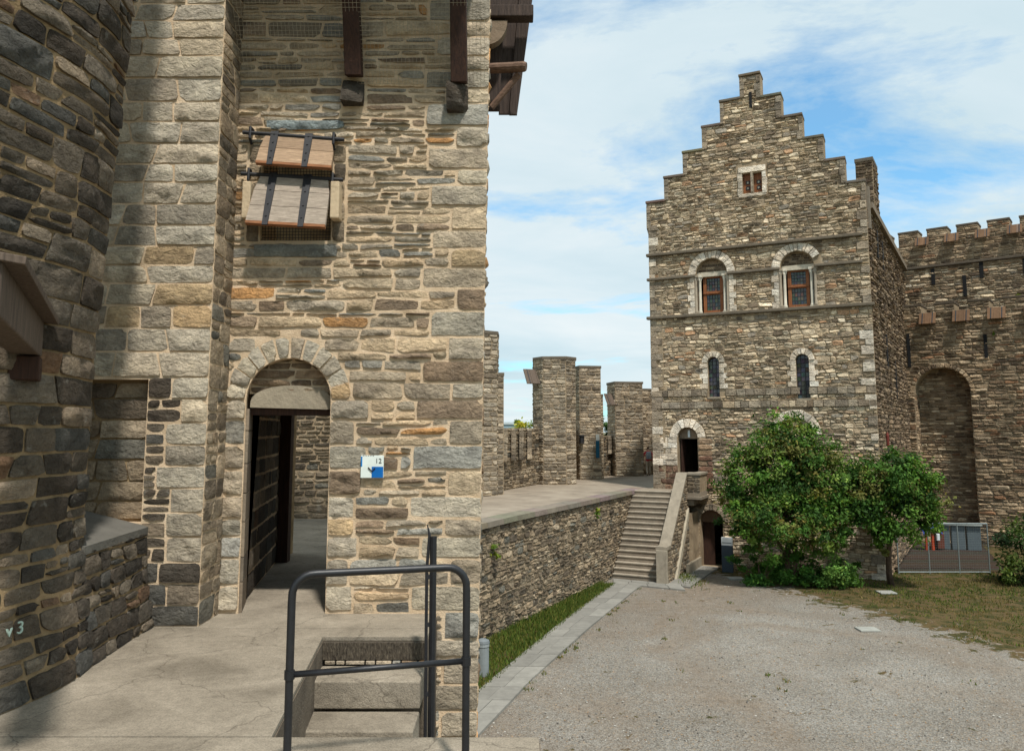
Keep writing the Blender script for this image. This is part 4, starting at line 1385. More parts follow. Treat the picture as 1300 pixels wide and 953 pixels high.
turret('stepped stone turret half hidden behind the near tower edge', [([(-1.62 + a, 34.3 + b) for a, b in ((-1.0, 0.8), (-1.0, -0.7), (0.4, -0.9), (0.98, -0.4), (1.0, 0.8))], 5.9), (rbox(-0.86, 35.0, 0.8, 1.4, 0.15), 4.15)], 1)
T2 = turret('tallest whole stone turret in the gap, many sided with wooden flap', [([(2.22 + a, 41.6 + b) for a, b in ((-1.05, 0.9), (-1.08, -0.25), (-0.62, -1.0), (0.55, -1.08), (1.10, -0.45), (1.12, 0.9))], 5.45), (rbox(1.42, 42.4, 0.55, 1.0, 0.0), 5.2), (rbox(4.27, 45.6, 1.28, 1.5, 0.25), 5.32), (rbox(4.95, 46.4, 0.5, 0.9, 0.25), 3.75)], 2)
T3 = turret('shorter square stone turret next to the stepped gable house', [(rbox(7.0, 49.0, 1.75, 1.6, 0.18), 4.62), (rbox(6.35, 49.6, 0.5, 1.0, 0.1), 4.45), (rbox(8.5, 50.8, 1.0, 1.2, 0.2), 4.3)], 3)


def flap(label, c, w, h, tilt, yaw, mat='wood_dark', group=None, planks=3):
    f_ = thing('wooden_flap', label, 'shutter', c, group)
    R = Matrix.Rotation(yaw, 3, 'Z') @ Matrix.Rotation(tilt, 3, 'X')
    for i in range(planks):
        x = (i + 0.5) / planks * w - w / 2
        mb = MB(); mb.box(V3(c) + R @ V3((x, 0, 0)), (w / planks - 0.012, 0.05, h), tuple(random.Random(int(c[0] * 97) + i).uniform(0.8, 1.15) * q for q in srgb(108, 82, 60)), mat=R); mb.build('plank', mat, f_)
    for x in (-w * 0.3, w * 0.3):
        mb = MB(); mb.box(V3(c) + R @ V3((x, -0.035, 0)), (0.05, 0.02, h * 0.96), mat=R); mb.build('strap', 'iron', f_)
    return f_


flap('dark tilted wooden flap on the many sided turret', (1.12, 40.9, 4.45), 0.95, 0.95, -0.62, 0.35, 'wood_grey')
flap('dark tilted wooden flap on the square turret', (6.1, 48.2, 3.55), 0.85, 0.85, -0.62, 0.35, 'wood_grey')
ip = thing('blue_panel', 'narrow upright blue and white panel on the parapet wall', 'panel', (4.76, 44.7, 0.2))
mb = MB(); mb.box((4.80, 44.55, 0.62), (0.20, 0.05, 0.95), srgb(20, 82, 108), rz=0.25); mb.build('blue_board', 'tint', ip)
mb = MB(); mb.box((4.80, 44.55, 1.28), (0.20, 0.05, 0.34), srgb(196, 200, 194), rz=0.25); mb.build('white_board', 'tint', ip)
ln = thing('wall_lantern', 'small dark lantern fixed to the turret above the walkway', 'lantern', (3.92, 44.6, 1.0))
mb = MB(); mb.prism(octo(3.92, 44.55, 0.14, 0, 6), 0.95, 1.35); mb.build('lamp_body', 'iron', ln)
mb = MB(); mb.prism(octo(3.92, 44.55, 0.20, 0, 6), 1.35, 1.42); mb.build('lamp_cap', 'iron', ln)
mb = MB(); mb.box((3.92, 44.72, 1.25), (0.05, 0.35, 0.05)); mb.build('bracket', 'iron', ln)

# ================================================================ stepped gable house
HO = V3((6.78, 37.83, 0))
HF = Frame(HO, (0.895, -0.446))
U0, U1 = -0.08, 9.72
house = thing('gable_house', 'tall grey stone house with stepped gable, arched windows and a doorway up steps', 'house', (11, 36, ZC))
ST = [(U0 - 0.08, 11.5), (U0 - 0.08, 12.80), (0.75, 12.80), (0.75, 13.94), (1.70, 13.94), (1.70, 15.06), (2.66, 15.06), (2.66, 16.17), (3.55, 16.17), (3.55, 17.29),
      (4.50, 17.29), (4.50, 18.37), (5.46, 18.37), (5.46, 17.15), (6.36, 17.15), (6.36, 16.0), (7.24, 16.0), (7.24, 14.83), (8.10, 14.83), (8.10, 13.66), (8.95, 13.66), (8.95, 12.52), (U1, 12.52)]
outer = [(U0, ZC - 0.1), (U1, ZC - 0.1)] + ST[::-1] + [(U0, 11.2)]
W1, W2, WS, WR = 2.92, 6.75, 9.0, 0.72
holes = [arch_loop(W1, 2 * WR, 7.10, WS, None, 16), arch_loop(W2, 2 * WR, 7.08, WS - 0.04, None, 16),
         arch_loop(2.89, 0.52, 3.20, 4.80, None, 10), arch_loop(6.80, 0.54, 3.06, 4.76, None, 10),
         [(4.50, 12.66), (4.86, 12.66), (4.86, 13.60), (4.50, 13.60)], [(4.99, 12.64), (5.36, 12.64), (5.36, 13.58), (4.99, 13.58)],
         arch_loop(1.60, 0.92, -1.05, 1.35, None, 12), arch_loop(2.60, 1.02, ZC + 0.02, -2.45, None, 12)]
slab(HF, outer, holes, 0.8, 'front_wall', 'mortar_far', house)
HS = Masonry(house, 'stone_far', 300, hide=((915, 540, 1110, 740),))
rng = random.Random(61)


def h_extent(a, b):
    m = (a + b) / 2
    if m < 11.5: return (U0, U1)
    lo, hi = 4.5, 5.46
    for (lu, lt) in ((U0 - 0.08, 12.80), (0.75, 13.94), (1.70, 15.06), (2.66, 16.17), (3.55, 17.29), (4.50, 18.37)):
        if m < lt: lo = lu; break
    for (ru, rt) in ((U1, 12.52), (8.95, 13.66), (8.10, 14.83), (7.24, 16.0), (6.36, 17.15), (5.46, 18.37)):
        if m < rt: hi = ru; break
    return (lo, hi)


hb = [arc_block(W1, WS, 1.12), arc_block(W2, WS - 0.04, 1.12), rect_block(W1 - 1.12, W1 + 1.12, 7.12, WS), rect_block(W2 - 1.12, W2 + 1.12, 7.1, WS - 0.02),
      arc_block(2.89, 4.80, 0.55), arc_block(6.80, 4.76, 0.55), rect_block(2.36, 3.42, 3.62, 4.8), rect_block(6.27, 7.33, 3.62, 4.76), rect_block(2.62, 3.16, 3.2, 3.7), rect_block(6.52, 7.08, 3.06, 3.7),
      rect_block(4.24, 5.62, 12.55, 13.95),
      arc_block(1.60, 1.35, 0.86), rect_block(1.10, 2.10, -1.05, 1.35), arc_block(2.60, -2.45, 0.78), rect_block(2.05, 3.15, ZC, -2.45), arc_block(6.4, 1.5, 1.1),
      rect_block(-1, 1.12, -0.35, 1.35), rect_block(-1, 1.12, -4.5, -0.35)]
brk = (-2.45, -0.35, 1.35, 2.69, 2.99, 3.25, 3.55, 7.0, 7.12, 8.9, 9.02, 10.08, 10.22, 11.5, 12.52, 12.80, 13.66, 13.94, 14.83, 15.06, 16.0, 16.17, 17.15, 17.29)
bands = [rect_block(-1, 12, 3.25, 3.55), rect_block(-1, 12, 2.69, 2.99), rect_block(-1, 12, 7.0, 7.12), rect_block(-1, 12, 10.08, 10.22), rect_block(-1, 12, 8.9, 9.02)]
HS.courses(HF, U0, U1, ZC, 18.30, (0.10, 0.24), (0.18, 0.52), rng, PAL_HOUSE, 0.030, 0.034, 0.06, near=False, extent=h_extent, block=hb + bands, split=0.34, wav=0.11, breaks=brk)
HS.courses(HF, W2 + 0.76, W2 + 1.14, 7.14, 8.86, (0.12, 0.25), (0.2, 0.4), rng, PAL_HOUSE, 0.028, 0.036, 0.05, near=False, wav=0)
# corner quoins
for side in (0, 1):
    v = ZC
    k = 0
    while v < 11.4:
        h = rng.uniform(0.26, 0.42)
        w_ = rng.uniform(0.28, 0.4) if k % 2 else rng.uniform(0.42, 0.62)
        ua, ub = (U0 - 0.004, U0 + w_) if side == 0 else (U1 - w_, U1 + 0.004)
        if side == 1 and rng.random() < 0.45: v += h; k += 1; continue
        HS.stone(HF, [(ua, v), (ub, v), (ub, v + h), (ua, v + h)], rng, PAL_WHITE if (side == 1 and v < 6 and rng.random() < 0.6 or rng.random() < 0.12) else PAL_ASHG, 0.02, 0.035, 0.012, near=False, w0=0.035)
        v += h; k += 1
# gable step end stones
for (u_, lo_, hi_, sgn) in [(U0 - 0.08, 11.5, 12.8, 1), (0.75, 12.8, 13.94, 1), (1.70, 13.94, 15.06, 1), (2.66, 15.06, 16.17, 1), (3.55, 16.17, 17.29, 1), (4.5, 17.29, 18.37, 1),
                            (5.46, 17.15, 18.37, -1), (6.36, 16.0, 17.15, -1), (7.24, 14.83, 16.0, -1), (8.10, 13.66, 14.83, -1), (8.95, 12.52, 13.66, -1), (U1, 11.3, 12.52, -1)]:
    v = lo_
    while v < hi_ - 0.1:
        h = min(0.38, hi_ - v - 0.08)
        if h < 0.08: break
        w_ = rng.uniform(0.16, 0.3)
        ua, ub = (u_, u_ + w_) if sgn > 0 else (u_ - w_, u_)
        HS.stone(HF, [(ua, v), (ub, v), (ub, v + h), (ua, v + h)], rng, PAL_ASHG, 0.02, 0.03, 0.01, near=False, w0=0.04)
        v += h
# ashlar bands
for v0, v1 in ((3.25, 3.55), (2.69, 2.99)):
    u = U0 + 0.02
    while u < U1 - 0.05:
        w_ = min(rng.uniform(0.25, 0.55), U1 - u)
        um = u + w_ / 2
        if not (v0 > 3.1 and (abs(um - 2.89) < 0.3 or abs(um - 6.8) < 0.3)):
            HS.stone(HF, [(u, v0), (u + w_, v0), (u + w_, v1), (u, v1)], rng, PAL_ASHG if rng.random() < 0.8 else PAL_HOUSE, 0.02, 0.03, 0.012, near=False, w0=0.05)
        u += w_
# white voussoirs
HS.ring(HF, W1, WS + 0.02, WR, 1.11, 15, rng, PAL_WHITE, 0.014, 0.05, 0.008, near=False, w0=0.02)
HS.ring(HF, W2, WS - 0.02, WR, 1.11, 13, rng, PAL_WHITE, 0.014, 0.05, 0.008, near=False, a0=0.45, w0=0.02)
HS.ring(HF, 2.89, 4.80, 0.26, 0.55, 8, rng, PAL_WHITE, 0.014, 0.05, 0.008, near=False, w0=0.02)
HS.ring(HF, 6.80, 4.76, 0.27, 0.55, 8, rng, PAL_WHITE, 0.014, 0.05, 0.008, near=False, w0=0.02)
for c_, hw in ((2.89, 0.26), (6.80, 0.27)):
    for sg_ in (-1, 1):
        v = 3.58; k = 0
        while v < 4.74:
            h = min(0.24, 4.76 - v)
            w_ = 0.24 if k % 2 else 0.38
            a_, b_ = sorted((c_ + sg_ * hw, c_ + sg_ * (hw + w_)))
            HS.stone(HF, [(a_, v), (b_, v), (b_, v + h), (a_, v + h)], rng, PAL_WHITE, 0.012, 0.04, 0.008, near=False, w0=0.02)
            v += h; k += 1
HS.ring(HF, 1.60, 1.35, 0.46, 0.87, 9, rng, PAL_WHITE, 0.016, 0.05, 0.01, near=False, w0=0.02)
HS.ring(HF, 6.4, 1.5, 0.72, 1.1, 11, rng, PAL_WHITE, 0.016, 0.05, 0.01, near=False, w0=0.02)
HS.ring(HF, 2.60, -2.45, 0.51, 0.80, 9, rng, PAL_ASHG, 0.016, 0.05, 0.01, near=False, w0=0.02)
# pale ashlar left of the upper door, brown blocks below
HS.courses(HF, U0, 1.10, 0.05, 1.35, (0.25, 0.3), (0.35, 0.5), rng, PAL_WHITE, 0.012, 0.03, 0.005, near=False, split=0, wav=0, w0=0.02)
HS.courses(HF, U0, 1.12, -2.2, 0.05, (0.22, 0.30), (0.32, 0.62), rng, [(srgb(112, 88, 72), 10), (srgb(128, 104, 86), 8), (srgb(96, 76, 64), 6)], 0.035, 0.04, 0.02, near=False, split=0.1, wav=0.01)
HS.courses(HF, 2.08, 2.75, -1.0, 1.30, (0.2, 0.3), (0.3, 0.5), rng, [(srgb(120, 92, 76), 10), (srgb(150, 128, 104), 8)], 0.03, 0.05, 0.02, near=False, split=0.1, w0=0.03)
# white jamb strips of the big windows
for c_ in (W1, W2):
    for sg_ in (-1, 1):
        if c_ == W2 and sg_ > 0: continue
        v = 7.14; k = 0
        while v < 8.85:
            h = min(0.3, 8.88 - v)
            a_, b_ = sorted((c_ + sg_ * 0.80, c_ + sg_ * (1.02 if k % 2 else 1.13)))
            HS.stone(HF, [(a_, v), (b_, v), (b_, v + h), (a_, v + h)], rng, PAL_WHITE, 0.012, 0.04, 0.006, near=False, w0=0.02)
            v += h; k += 1
# gable window surround
for (a_, b_, c_, d_) in ((4.26, 4.49, 12.55, 12.9), (4.30, 4.49, 12.9, 13.25), (4.26, 4.49, 13.25, 13.62), (5.38, 5.58, 12.55, 12.95), (5.38, 5.62, 12.95, 13.3), (5.38, 5.56, 13.3, 13.6), (4.30, 5.56, 13.63, 13.92), (4.87, 4.98, 12.64, 13.6), (4.3, 5.56, 12.46, 12.62)):
    HS.stone(HF, [(a_, c_), (b_, c_), (b_, d_), (a_, d_)], rng, PAL_ASHG if d_ - c_ > 0.9 else PAL_WHITE, 0.01, 0.05, 0.006, near=False, w0=0.02)

# right flank
RP = HF.P(U1, 0, 0)
SF = Frame(RP, (0.52, 0.853))
SLEN = 16.0
slab(SF, [(0.0, ZC - 0.1), (SLEN, ZC - 0.1), (SLEN, 11.35), (0.0, 11.35)], [[(11.2, 8.2), (11.6, 8.2), (11.6, 9.5), (11.2, 9.5)]], 0.7, 'flank_wall', 'mortar_far', house, w=-0.003)
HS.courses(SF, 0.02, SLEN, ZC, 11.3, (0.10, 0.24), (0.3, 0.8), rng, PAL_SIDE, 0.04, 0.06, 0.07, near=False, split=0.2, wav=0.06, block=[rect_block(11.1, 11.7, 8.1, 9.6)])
HS.finish()
mb = MB(); fbox(mb, SF, 0.3, SLEN, 11.36, 11.62, -0.5, 0.22, srgb(122, 110, 94)); mb.build('eaves_coping', 'ashlar', house)
mb = MB(); fbox(mb, SF, 0.05, 0.35, 10.4, 12.3, -0.3, 0.12, srgb(120, 110, 96)); mb.build('kneeler', 'ashlar', house)
for (s_, v0, v1) in ((4.2, 4.6, 6.2), (7.6, 3.3, 5.2), (2.6, 9.6, 10.9), (4.6, 9.4, 10.8)):
    mb = MB(); fbox(mb, SF, s_, s_ + 0.35, v0, v1, 0.01, 0.085); mb.build('arrow_slit', 'black', house)
# chimney stack near the gable
ch = part('chimney', house, SF.P(2.2, 11, -0.5))
mb = MB()
cpt = [SF.P(a_, 0, w_) for a_, w_ in ((2.0, 0.12), (3.6, 0.12), (3.6, -0.62), (2.0, -0.62))]
pl = [(q.x, q.y) for q in cpt]
if sum(pl[i][0] * pl[(i + 1) % 4][1] - pl[(i + 1) % 4][0] * pl[i][1] for i in range(4)) < 0: pl = pl[::-1]
mb.prism(pl, 11.2, 14.1); mb.build('stack', 'mortar_far', ch)
CS = Masonry(ch, 'stone_far', 60)
for i in range(4):
    a_, b_ = pl[i], pl[(i + 1) % 4]
    fr = Frame((a_[0], a_[1], 0), (b_[0] - a_[0], b_[1] - a_[1]))
    q = V3((a_[0], a_[1], 12))
    if fr.N.dot(EYE - q) < 0: continue
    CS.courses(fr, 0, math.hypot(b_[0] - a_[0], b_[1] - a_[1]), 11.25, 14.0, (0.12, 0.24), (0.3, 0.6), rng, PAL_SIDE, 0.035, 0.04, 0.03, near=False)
CS.finish()
mb = MB(); cx_ = sum(p_[0] for p_ in pl) / 4; cy_ = sum(p_[1] for p_ in pl) / 4
mb.prism([(cx_ + (x - cx_) * 1.07, cy_ + (y - cy_) * 1.07) for x, y in pl], 14.04, 14.2, srgb(100, 92, 80)); mb.build('cap', 'ashlar', ch)
# back walls and roof
BL = HF.P(U0, 0, 0); SD = SF.U
LFr = Frame((BL + SD * SLEN), (-SD.x, -SD.y))
slab(LFr, [(0, ZC - 0.1), (SLEN - 0.01, ZC - 0.1), (SLEN - 0.01, 11.35), (0, 11.35)], [], 0.6, 'left_wall', 'mortar_far', house, w=-0.02)
KF = Frame(BL + SD * SLEN, (HF.U.x, HF.U.y))
slab(KF, [(0.1, ZC), (U1, ZC), (U1, 11.3), (4.9, 16.2), (0.1, 11.3)], [], 0.4, 'rear_wall', 'mortar_far', house)
M['slate'] = mat_plain('slate', [(0.3, srgb(52, 52, 54)), (0.7, srgb(84, 82, 80))], 3, 0.7, 0.4, 0.02, 9)
mb = MB()
a_, b_, c_ = HF.P(U0 + 0.3, 11.3, -0.6), HF.P(U1 - 0.3, 11.3, -0.6), HF.P(4.9, 16.4, -0.6)
vs = [a_, b_, c_] + [p_ + SD * (SLEN - 0.6) for p_ in (a_, b_, c_)]
mb.add(vs, [(0, 2, 1), (3, 4, 5), (0, 3, 5, 2), (1, 2, 5, 4), (0, 1, 4, 3)]); mb.build('roof', 'slate', house)
# step copings
for (ua, ub, vt) in ((U0 - 0.08, 0.75, 12.80), (0.75, 1.70, 13.94), (1.70, 2.66, 15.06), (2.66, 3.55, 16.17), (3.55, 4.50, 17.29), (4.50, 5.46, 18.37), (5.46, 6.36, 17.15), (6.36, 7.24, 16.0), (7.24, 8.10, 14.83), (8.10, 8.95, 13.66), (8.95, U1, 12.52)):
    mb = MB(); fbox(mb, HF, ua - 0.02, ub + 0.02, vt - 0.035, vt + 0.09, -0.83, 0.10, tuple(rng.uniform(0.85, 1.1) * c for c in srgb(108, 97, 82))); mb.build('step_coping', 'ashlar', house, bevel=0.02)
# string courses
for v, ua, ub in ((10.15, U0 - 0.1, 9.5), (7.06, U0 - 0.14, U1 + 0.12)):
    mb = MB(); fbox(mb, HF, ua, ub, v - 0.075, v + 0.07, -0.05, 0.20, srgb(104, 94, 80)); mb.build('string_course', 'ashlar', house, bevel=0.03)
for ua, ub in ((U0 - 0.1, W1 - 0.74), (W1 + 0.74, W2 - 0.74), (W2 + 0.74, 9.45)):
    mb = MB(); fbox(mb, HF, ua, ub, 8.88, 9.01, -0.05, 0.17, srgb(108, 98, 84)); mb.build('string_course', 'ashlar', house, bevel=0.03)

mb = MB(); fbox(mb, HF, 4.94, 5.06, 16.75, 17.5, 0.0, 0.075); mb.build('gable_slit', 'black', house)
# windows
M['frame'] = mat_plain('window_wood', [(0.3, srgb(104, 60, 32)), (0.6, srgb(142, 88, 50)), (0.8, srgb(160, 106, 66))], 5, 0.6, 0.2, 0.01, 30, (5, 5, 0.6))
M['glassy'] = mat_tint('leaded_glass', 0.15, 0.25, 9, 0.01, 0.6, 0.2, 4)
grng = random.Random(9)


def glazing(fr, u0, u1, v0, v1, nx, ny, w, parent, cols):
    mb = MB()
    for i in range(nx):
        for j in range(ny):
            a_, b_ = lerp(u0, u1, i / nx) + 0.012, lerp(u0, u1, (i + 1) / nx) - 0.012
            c_, d_ = lerp(v0, v1, j / ny) + 0.012, lerp(v0, v1, (j + 1) / ny) - 0.012
            tl = grng.uniform(-0.01, 0.01)
            mb.add([fr.P(a_, c_, w), fr.P(b_, c_, w + tl), fr.P(b_, d_, w), fr.P(a_, d_, w - tl)], [(0, 1, 2, 3)], cols(grng, i, j))
    o = mb.build('pane', 'glassy', parent)
    o['kind'] = 'stuff'
    mb = MB()
    for i in range(nx + 1):
        u = lerp(u0, u1, i / nx); fbox(mb, fr, u - 0.013, u + 0.013, v0, v1, w - 0.01, w + 0.02)
    for j in range(ny + 1):
        v = lerp(v0, v1, j / ny); fbox(mb, fr, u0, u1, v - 0.011, v + 0.011, w - 0.008, w + 0.017)
    o = mb.build('lead_bars', 'iron', parent)


def col_a(r, i, j):
    x = r.random()
    if x < 0.08: return srgb(96, 60, 44)
    if x < 0.2: return srgb(92, 80, 60)
    return tuple(r.uniform(0.4, 1.4) * c for c in srgb(58, 62, 60))


col_b = lambda r, i, j: tuple(r.uniform(0.6, 1.5) * c for c in srgb(60, 62, 60))
for c_, sp in ((W1, WS), (W2, WS - 0.04)):
    wn = part('arched_window', house, HF.P(c_, 7.1, -0.3))
    # tympanum
    mb = MB()
    pts = [(c_ - WR + 0.004, sp + 0.02), (c_ + WR - 0.004, sp + 0.02)] + [(c_ + (WR - 0.004) * math.cos(a), sp + 0.02 + (WR - 0.02) * math.sin(a)) for a in [math.pi * i / 14 for i in range(1, 14)]]
    n = len(pts)
    mb.add([HF.P(u, v, -0.26) for u, v in pts] + [HF.P(u, v, -0.5) for u, v in pts], [tuple(range(n)), tuple(range(2 * n - 1, n - 1, -1))] + [((i + 1) % n, i, n + i, n + (i + 1) % n) for i in range(n)], srgb(112, 98, 82))
    mb.build('tympanum', 'mortar_far', wn)
    ty = Masonry(wn, 'stone_far', 20, name='tympanum_stone')
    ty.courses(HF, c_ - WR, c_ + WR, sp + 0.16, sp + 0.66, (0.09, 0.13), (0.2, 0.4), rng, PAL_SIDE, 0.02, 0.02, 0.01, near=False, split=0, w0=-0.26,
               extent=lambda a, b, c_=c_, sp=sp: (c_ - math.sqrt(max(0.01, WR * WR - (b - sp) ** 2)) + 0.02, c_ + math.sqrt(max(0.01, WR * WR - (b - sp) ** 2)) - 0.02))
    ty.finish()
    mb = MB(); fbox(mb, HF, c_ - WR + 0.01, c_ + WR - 0.01, sp - 0.10, sp + 0.12, -0.30, -0.16, srgb(186, 176, 156)); mb.build('lintel', 'ashlar', wn, bevel=0.015)
    # columns: two at each side
    for du in (-0.80, -0.62, 0.62, 0.80):
        w_ = -0.02 if abs(du) > 0.7 else -0.14
        u = c_ + du * 0.93
        tn = srgb(150, 138, 120) if abs(du) > 0.7 else srgb(196, 188, 170)
        mb = MB()
        mb.tube([HF.P(u, 7.16, w_), HF.P(u, 7.24, w_), HF.P(u, 7.30, w_), HF.P(u, sp - 0.38, w_), HF.P(u, sp - 0.3, w_), HF.P(u, sp - 0.14, w_)], [0.10, 0.10, 0.070, 0.066, 0.07, 0.115], 10, tn)
        mb.build('column', 'ashlar', wn, smooth=True)
        mb = MB(); fbox(mb, HF, u - 0.12, u + 0.12, sp - 0.14, sp - 0.03, w_ - 0.12, w_ + 0.12, tn); mb.build('capital', 'ashlar', wn, bevel=0.01)
        mb = MB(); fbox(mb, HF, u - 0.115, u + 0.115, 7.10, 7.17, w_ - 0.115, w_ + 0.115, tn); mb.build('column_base', 'ashlar', wn, bevel=0.01)
    # timber casement
    a_, b_ = c_ - 0.46, c_ + 0.47
    fm = MB()
    for (p0, p1, q0, q1) in ((a_, a_ + 0.15, 7.12, sp - 0.02), (b_ - 0.15, b_, 7.12, sp - 0.02), (a_ + 0.15, b_ - 0.15, 7.12, 7.30), (a_ + 0.15, b_ - 0.15, 8.05, 8.22), (a_ + 0.15, b_ - 0.15, sp - 0.16, sp - 0.02)):
        fbox(fm, HF, p0, p1, q0, q1, -0.42, -0.30)
    cf = fm.build('casement', 'frame', wn)
    fm = MB(); fbox(fm, HF, a_ - 0.0, b_ + 0.0, 8.09, 8.15, -0.30, -0.25); fm.build('transom', 'frame', wn, bevel=0.01)
    for k_, (q0, q1) in enumerate(((7.30, 8.05), (8.22, sp - 0.16))):
        glazing(HF, a_ + 0.15, b_ - 0.15, q0, q1, 5, 4, -0.37, wn, col_a)
for c_, w_, v0, sp in ((2.89, 0.52, 3.20, 4.80), (6.80, 0.54, 3.06, 4.76)):
    wn = part('lancet_window', house, HF.P(c_, v0, -0.2))
    glazing(HF, c_ - w_ / 2, c_ + w_ / 2, v0, sp + 0.27, 3, 10, -0.22, wn, col_b)
    mb = MB(); fbox(mb, HF, c_ - 0.30, c_ + 0.30, v0 - 0.09, v0 + 0.01, -0.25, 0.07, srgb(136, 124, 106)); mb.build('sill', 'ashlar', wn, bevel=0.01)
for a_, b_, c_, d_ in ((4.50, 4.86, 12.66, 13.60), (4.99, 5.36, 12.64, 13.58)):
    wn = part('gable_window', house, HF.P(a_, c_, -0.2))
    mb = MB(); fbox(mb, HF, a_ + 0.005, b_ - 0.005, c_ + 0.005, d_ - 0.005, -0.22, -0.16); mb.build('shutter', 'frame', wn)
    for (u_, v_) in ((a_ + 0.2, c_ + 0.25), (a_ + 0.2, c_ + 0.52)):
        mb = MB(); fbox(mb, HF, u_ - 0.08, u_ + 0.10, v_ - 0.07, v_ + 0.10, -0.165, -0.14, srgb(40, 30, 24)); mb.build('peep_frame', 'iron', wn)
        mb = MB(); fbox(mb, HF, u_ - 0.03, u_ + 0.05, v_ - 0.03, v_ + 0.05, -0.145, -0.135, srgb(176, 170, 150)); mb.build('peep_pane', 'tint', wn)
# upper door
dr = part('upper_doorway', house, HF.P(1.6, ZW, -0.3))
mb = MB(); pts = [(1.15, 1.28), (2.05, 1.28)] + [(1.60 + 0.455 * math.cos(a), 1.35 + 0.455 * math.sin(a)) for a in [math.pi * i / 12 for i in range(13)]]
n = len(pts)
mb.add([HF.P(u, v, -0.3) for u, v in pts] + [HF.P(u, v, -0.5) for u, v in pts], [tuple(range(n)), tuple(range(2 * n - 1, n - 1, -1))] + [((i + 1) % n, i, n + i, n + (i + 1) % n) for i in range(n)], srgb(132, 116, 98)); mb.build('tympanum', 'ashlar', dr)
mb = MB(); fbox(mb, HF, 1.55, 1.65, 1.35, 1.68, -0.30, -0.26, srgb(214, 224, 226)); mb.build('lamp_plate', 'tint', dr)  # pale unlit plate put in for the small lamp over the door
mb = MB()
mb.box(HF.P(1.24, 0.1, -0.62), (0.06, 0.75, 2.3), mat=HF.mat()); mb.build('open_door_leaf', 'wood_dark', dr)
dr = part('lower_doorway', house, HF.P(2.6, ZC, -0.3))
mb = MB(); pts = [(2.10, -2.52), (3.10, -2.52)] + [(2.60 + 0.505 * math.cos(a), -2.45 + 0.505 * math.sin(a)) for a in [math.pi * i / 12 for i in range(13)]]
n = len(pts)
mb.add([HF.P(u, v, -0.3) for u, v in pts] + [HF.P(u, v, -0.5) for u, v in pts], [tuple(range(n)), tuple(range(2 * n - 1, n - 1, -1))] + [((i + 1) % n, i, n + i, n + (i + 1) % n) for i in range(n)], srgb(112, 90, 72)); mb.build('tympanum', 'ashlar', dr)
mb = MB(); fbox(mb, HF, 2.10, 2.62, ZC + 0.05, -2.5, -0.55, -0.48); mb.build('door_leaf', 'wood_dark', dr)
# small red lantern on the corner
rl = thing('corner_lantern', 'tiny red lantern on a bracket at the house corner', 'lantern', SF.P(0.35, 0.9, 0.3))
mb = MB(); mb.tube([SF.P(0.35, 0.95, 0.3), SF.P(0.35, 1.05, 0.3), SF.P(0.35, 1.45, 0.3), SF.P(0.35, 1.6, 0.3)], [0.03, 0.06, 0.07, 0.02], 8, srgb(104, 44, 34)); mb.build('lamp', 'tint', rl)
mb = MB(); mb.tube([SF.P(0.35, 0.7, 0.02), SF.P(0.35, 0.72, 0.3), SF.P(0.35, 0.95, 0.3)], 0.025, 6); mb.build('bracket', 'iron', rl)

# ---------------------------------------------------------------- stairs up to the door
stairs = thing('staircase', 'straight stone staircase with solid balustrade rising to the upper doorway', 'stairs', HF.P(0.5, ZC, 3))
NST = 16
SU0, SU1, SW0, SW1 = -0.58, 1.45, 4.60, 1.42
rng = random.Random(13)
for i in range(NST):
    wa = lerp(SW0, SW1, i / NST); wb = lerp(SW0, SW1, (i + 1) / NST)
    zt = ZC + (ZW - ZC) * (i + 1) / NST
    k_ = rng.uniform(0.9, 1.08)
    mb = MB(); fbox(mb, HF, SU0, SU1, ZC - 0.05, zt - 0.06, wb, wa - 0.02, tuple(k_ * c for c in srgb(132, 121, 106))); st_ = mb.build('riser', 'ashlar', stairs)
    mb = MB(); fbox(mb, HF, SU0, SU1, zt - 0.058, zt, wb - 0.015, wa + 0.012, tuple(k_ * c for c in srgb(160, 149, 132))); mb.build('tread', 'ashlar', st_, bevel=0.012)  # tread tinted paler than its riser, painting in the light from above
mb = MB(); fbox(mb, HF, SU0, 2.45, ZW - 0.32, ZW, 0.01, SW1 - 0.02, srgb(134, 122, 106)); mb.build('landing', 'ashlar', stairs)
mb = MB(); fbox(mb, HF, SU0, 1.45, ZC, ZW - 0.33, 0.05, SW1 - 0.06, srgb(90, 80, 70)); mb.build('landing_base', 'mortar_far', stairs)
# balustrade: wall, stones on its outer face, coping
bz = lambda w: lerp(-3.10, -0.30, (4.45 - w) / (4.45 - 1.5)) if w < 4.45 else -3.10
mb = MB()
ws = [4.95, 4.45, 1.5, 1.1]
tz = [-3.14, -3.14, -0.34, -0.34]
vs = []
for w_, z_ in zip(ws, tz):
    vs += [HF.P(1.47, ZC - 0.05, w_), HF.P(1.47, z_, w_), HF.P(1.85, z_, w_), HF.P(1.85, ZC - 0.05, w_)]
fs = [(4 * i + j, 4 * i + 4 + j, 4 * i + 4 + (j + 1) % 4, 4 * i + (j + 1) % 4) for i in range(3) for j in range(4)] + [(3, 2, 1, 0), (12, 13, 14, 15)]
mb.add(vs, fs); bal = mb.build('balustrade', 'mortar_far', stairs)
SM = Masonry(bal, 'stone_far', 70)
of = Frame(HF.P(1.85, 0, 4.95), (-HF.N.x, -HF.N.y))      # outer face, u runs up the stair
SM.courses(of, 0, 3.8, ZC, -0.4, (0.10, 0.2), (0.2, 0.45), rng, PAL_RAMP, 0.03, 0.03, 0.03, near=False,
           extent=lambda a, b: (max(0, 0.5 + (b + 3.14) / 2.8 * 2.95) if b > -3.14 else 0, 3.8))
SM.finish()
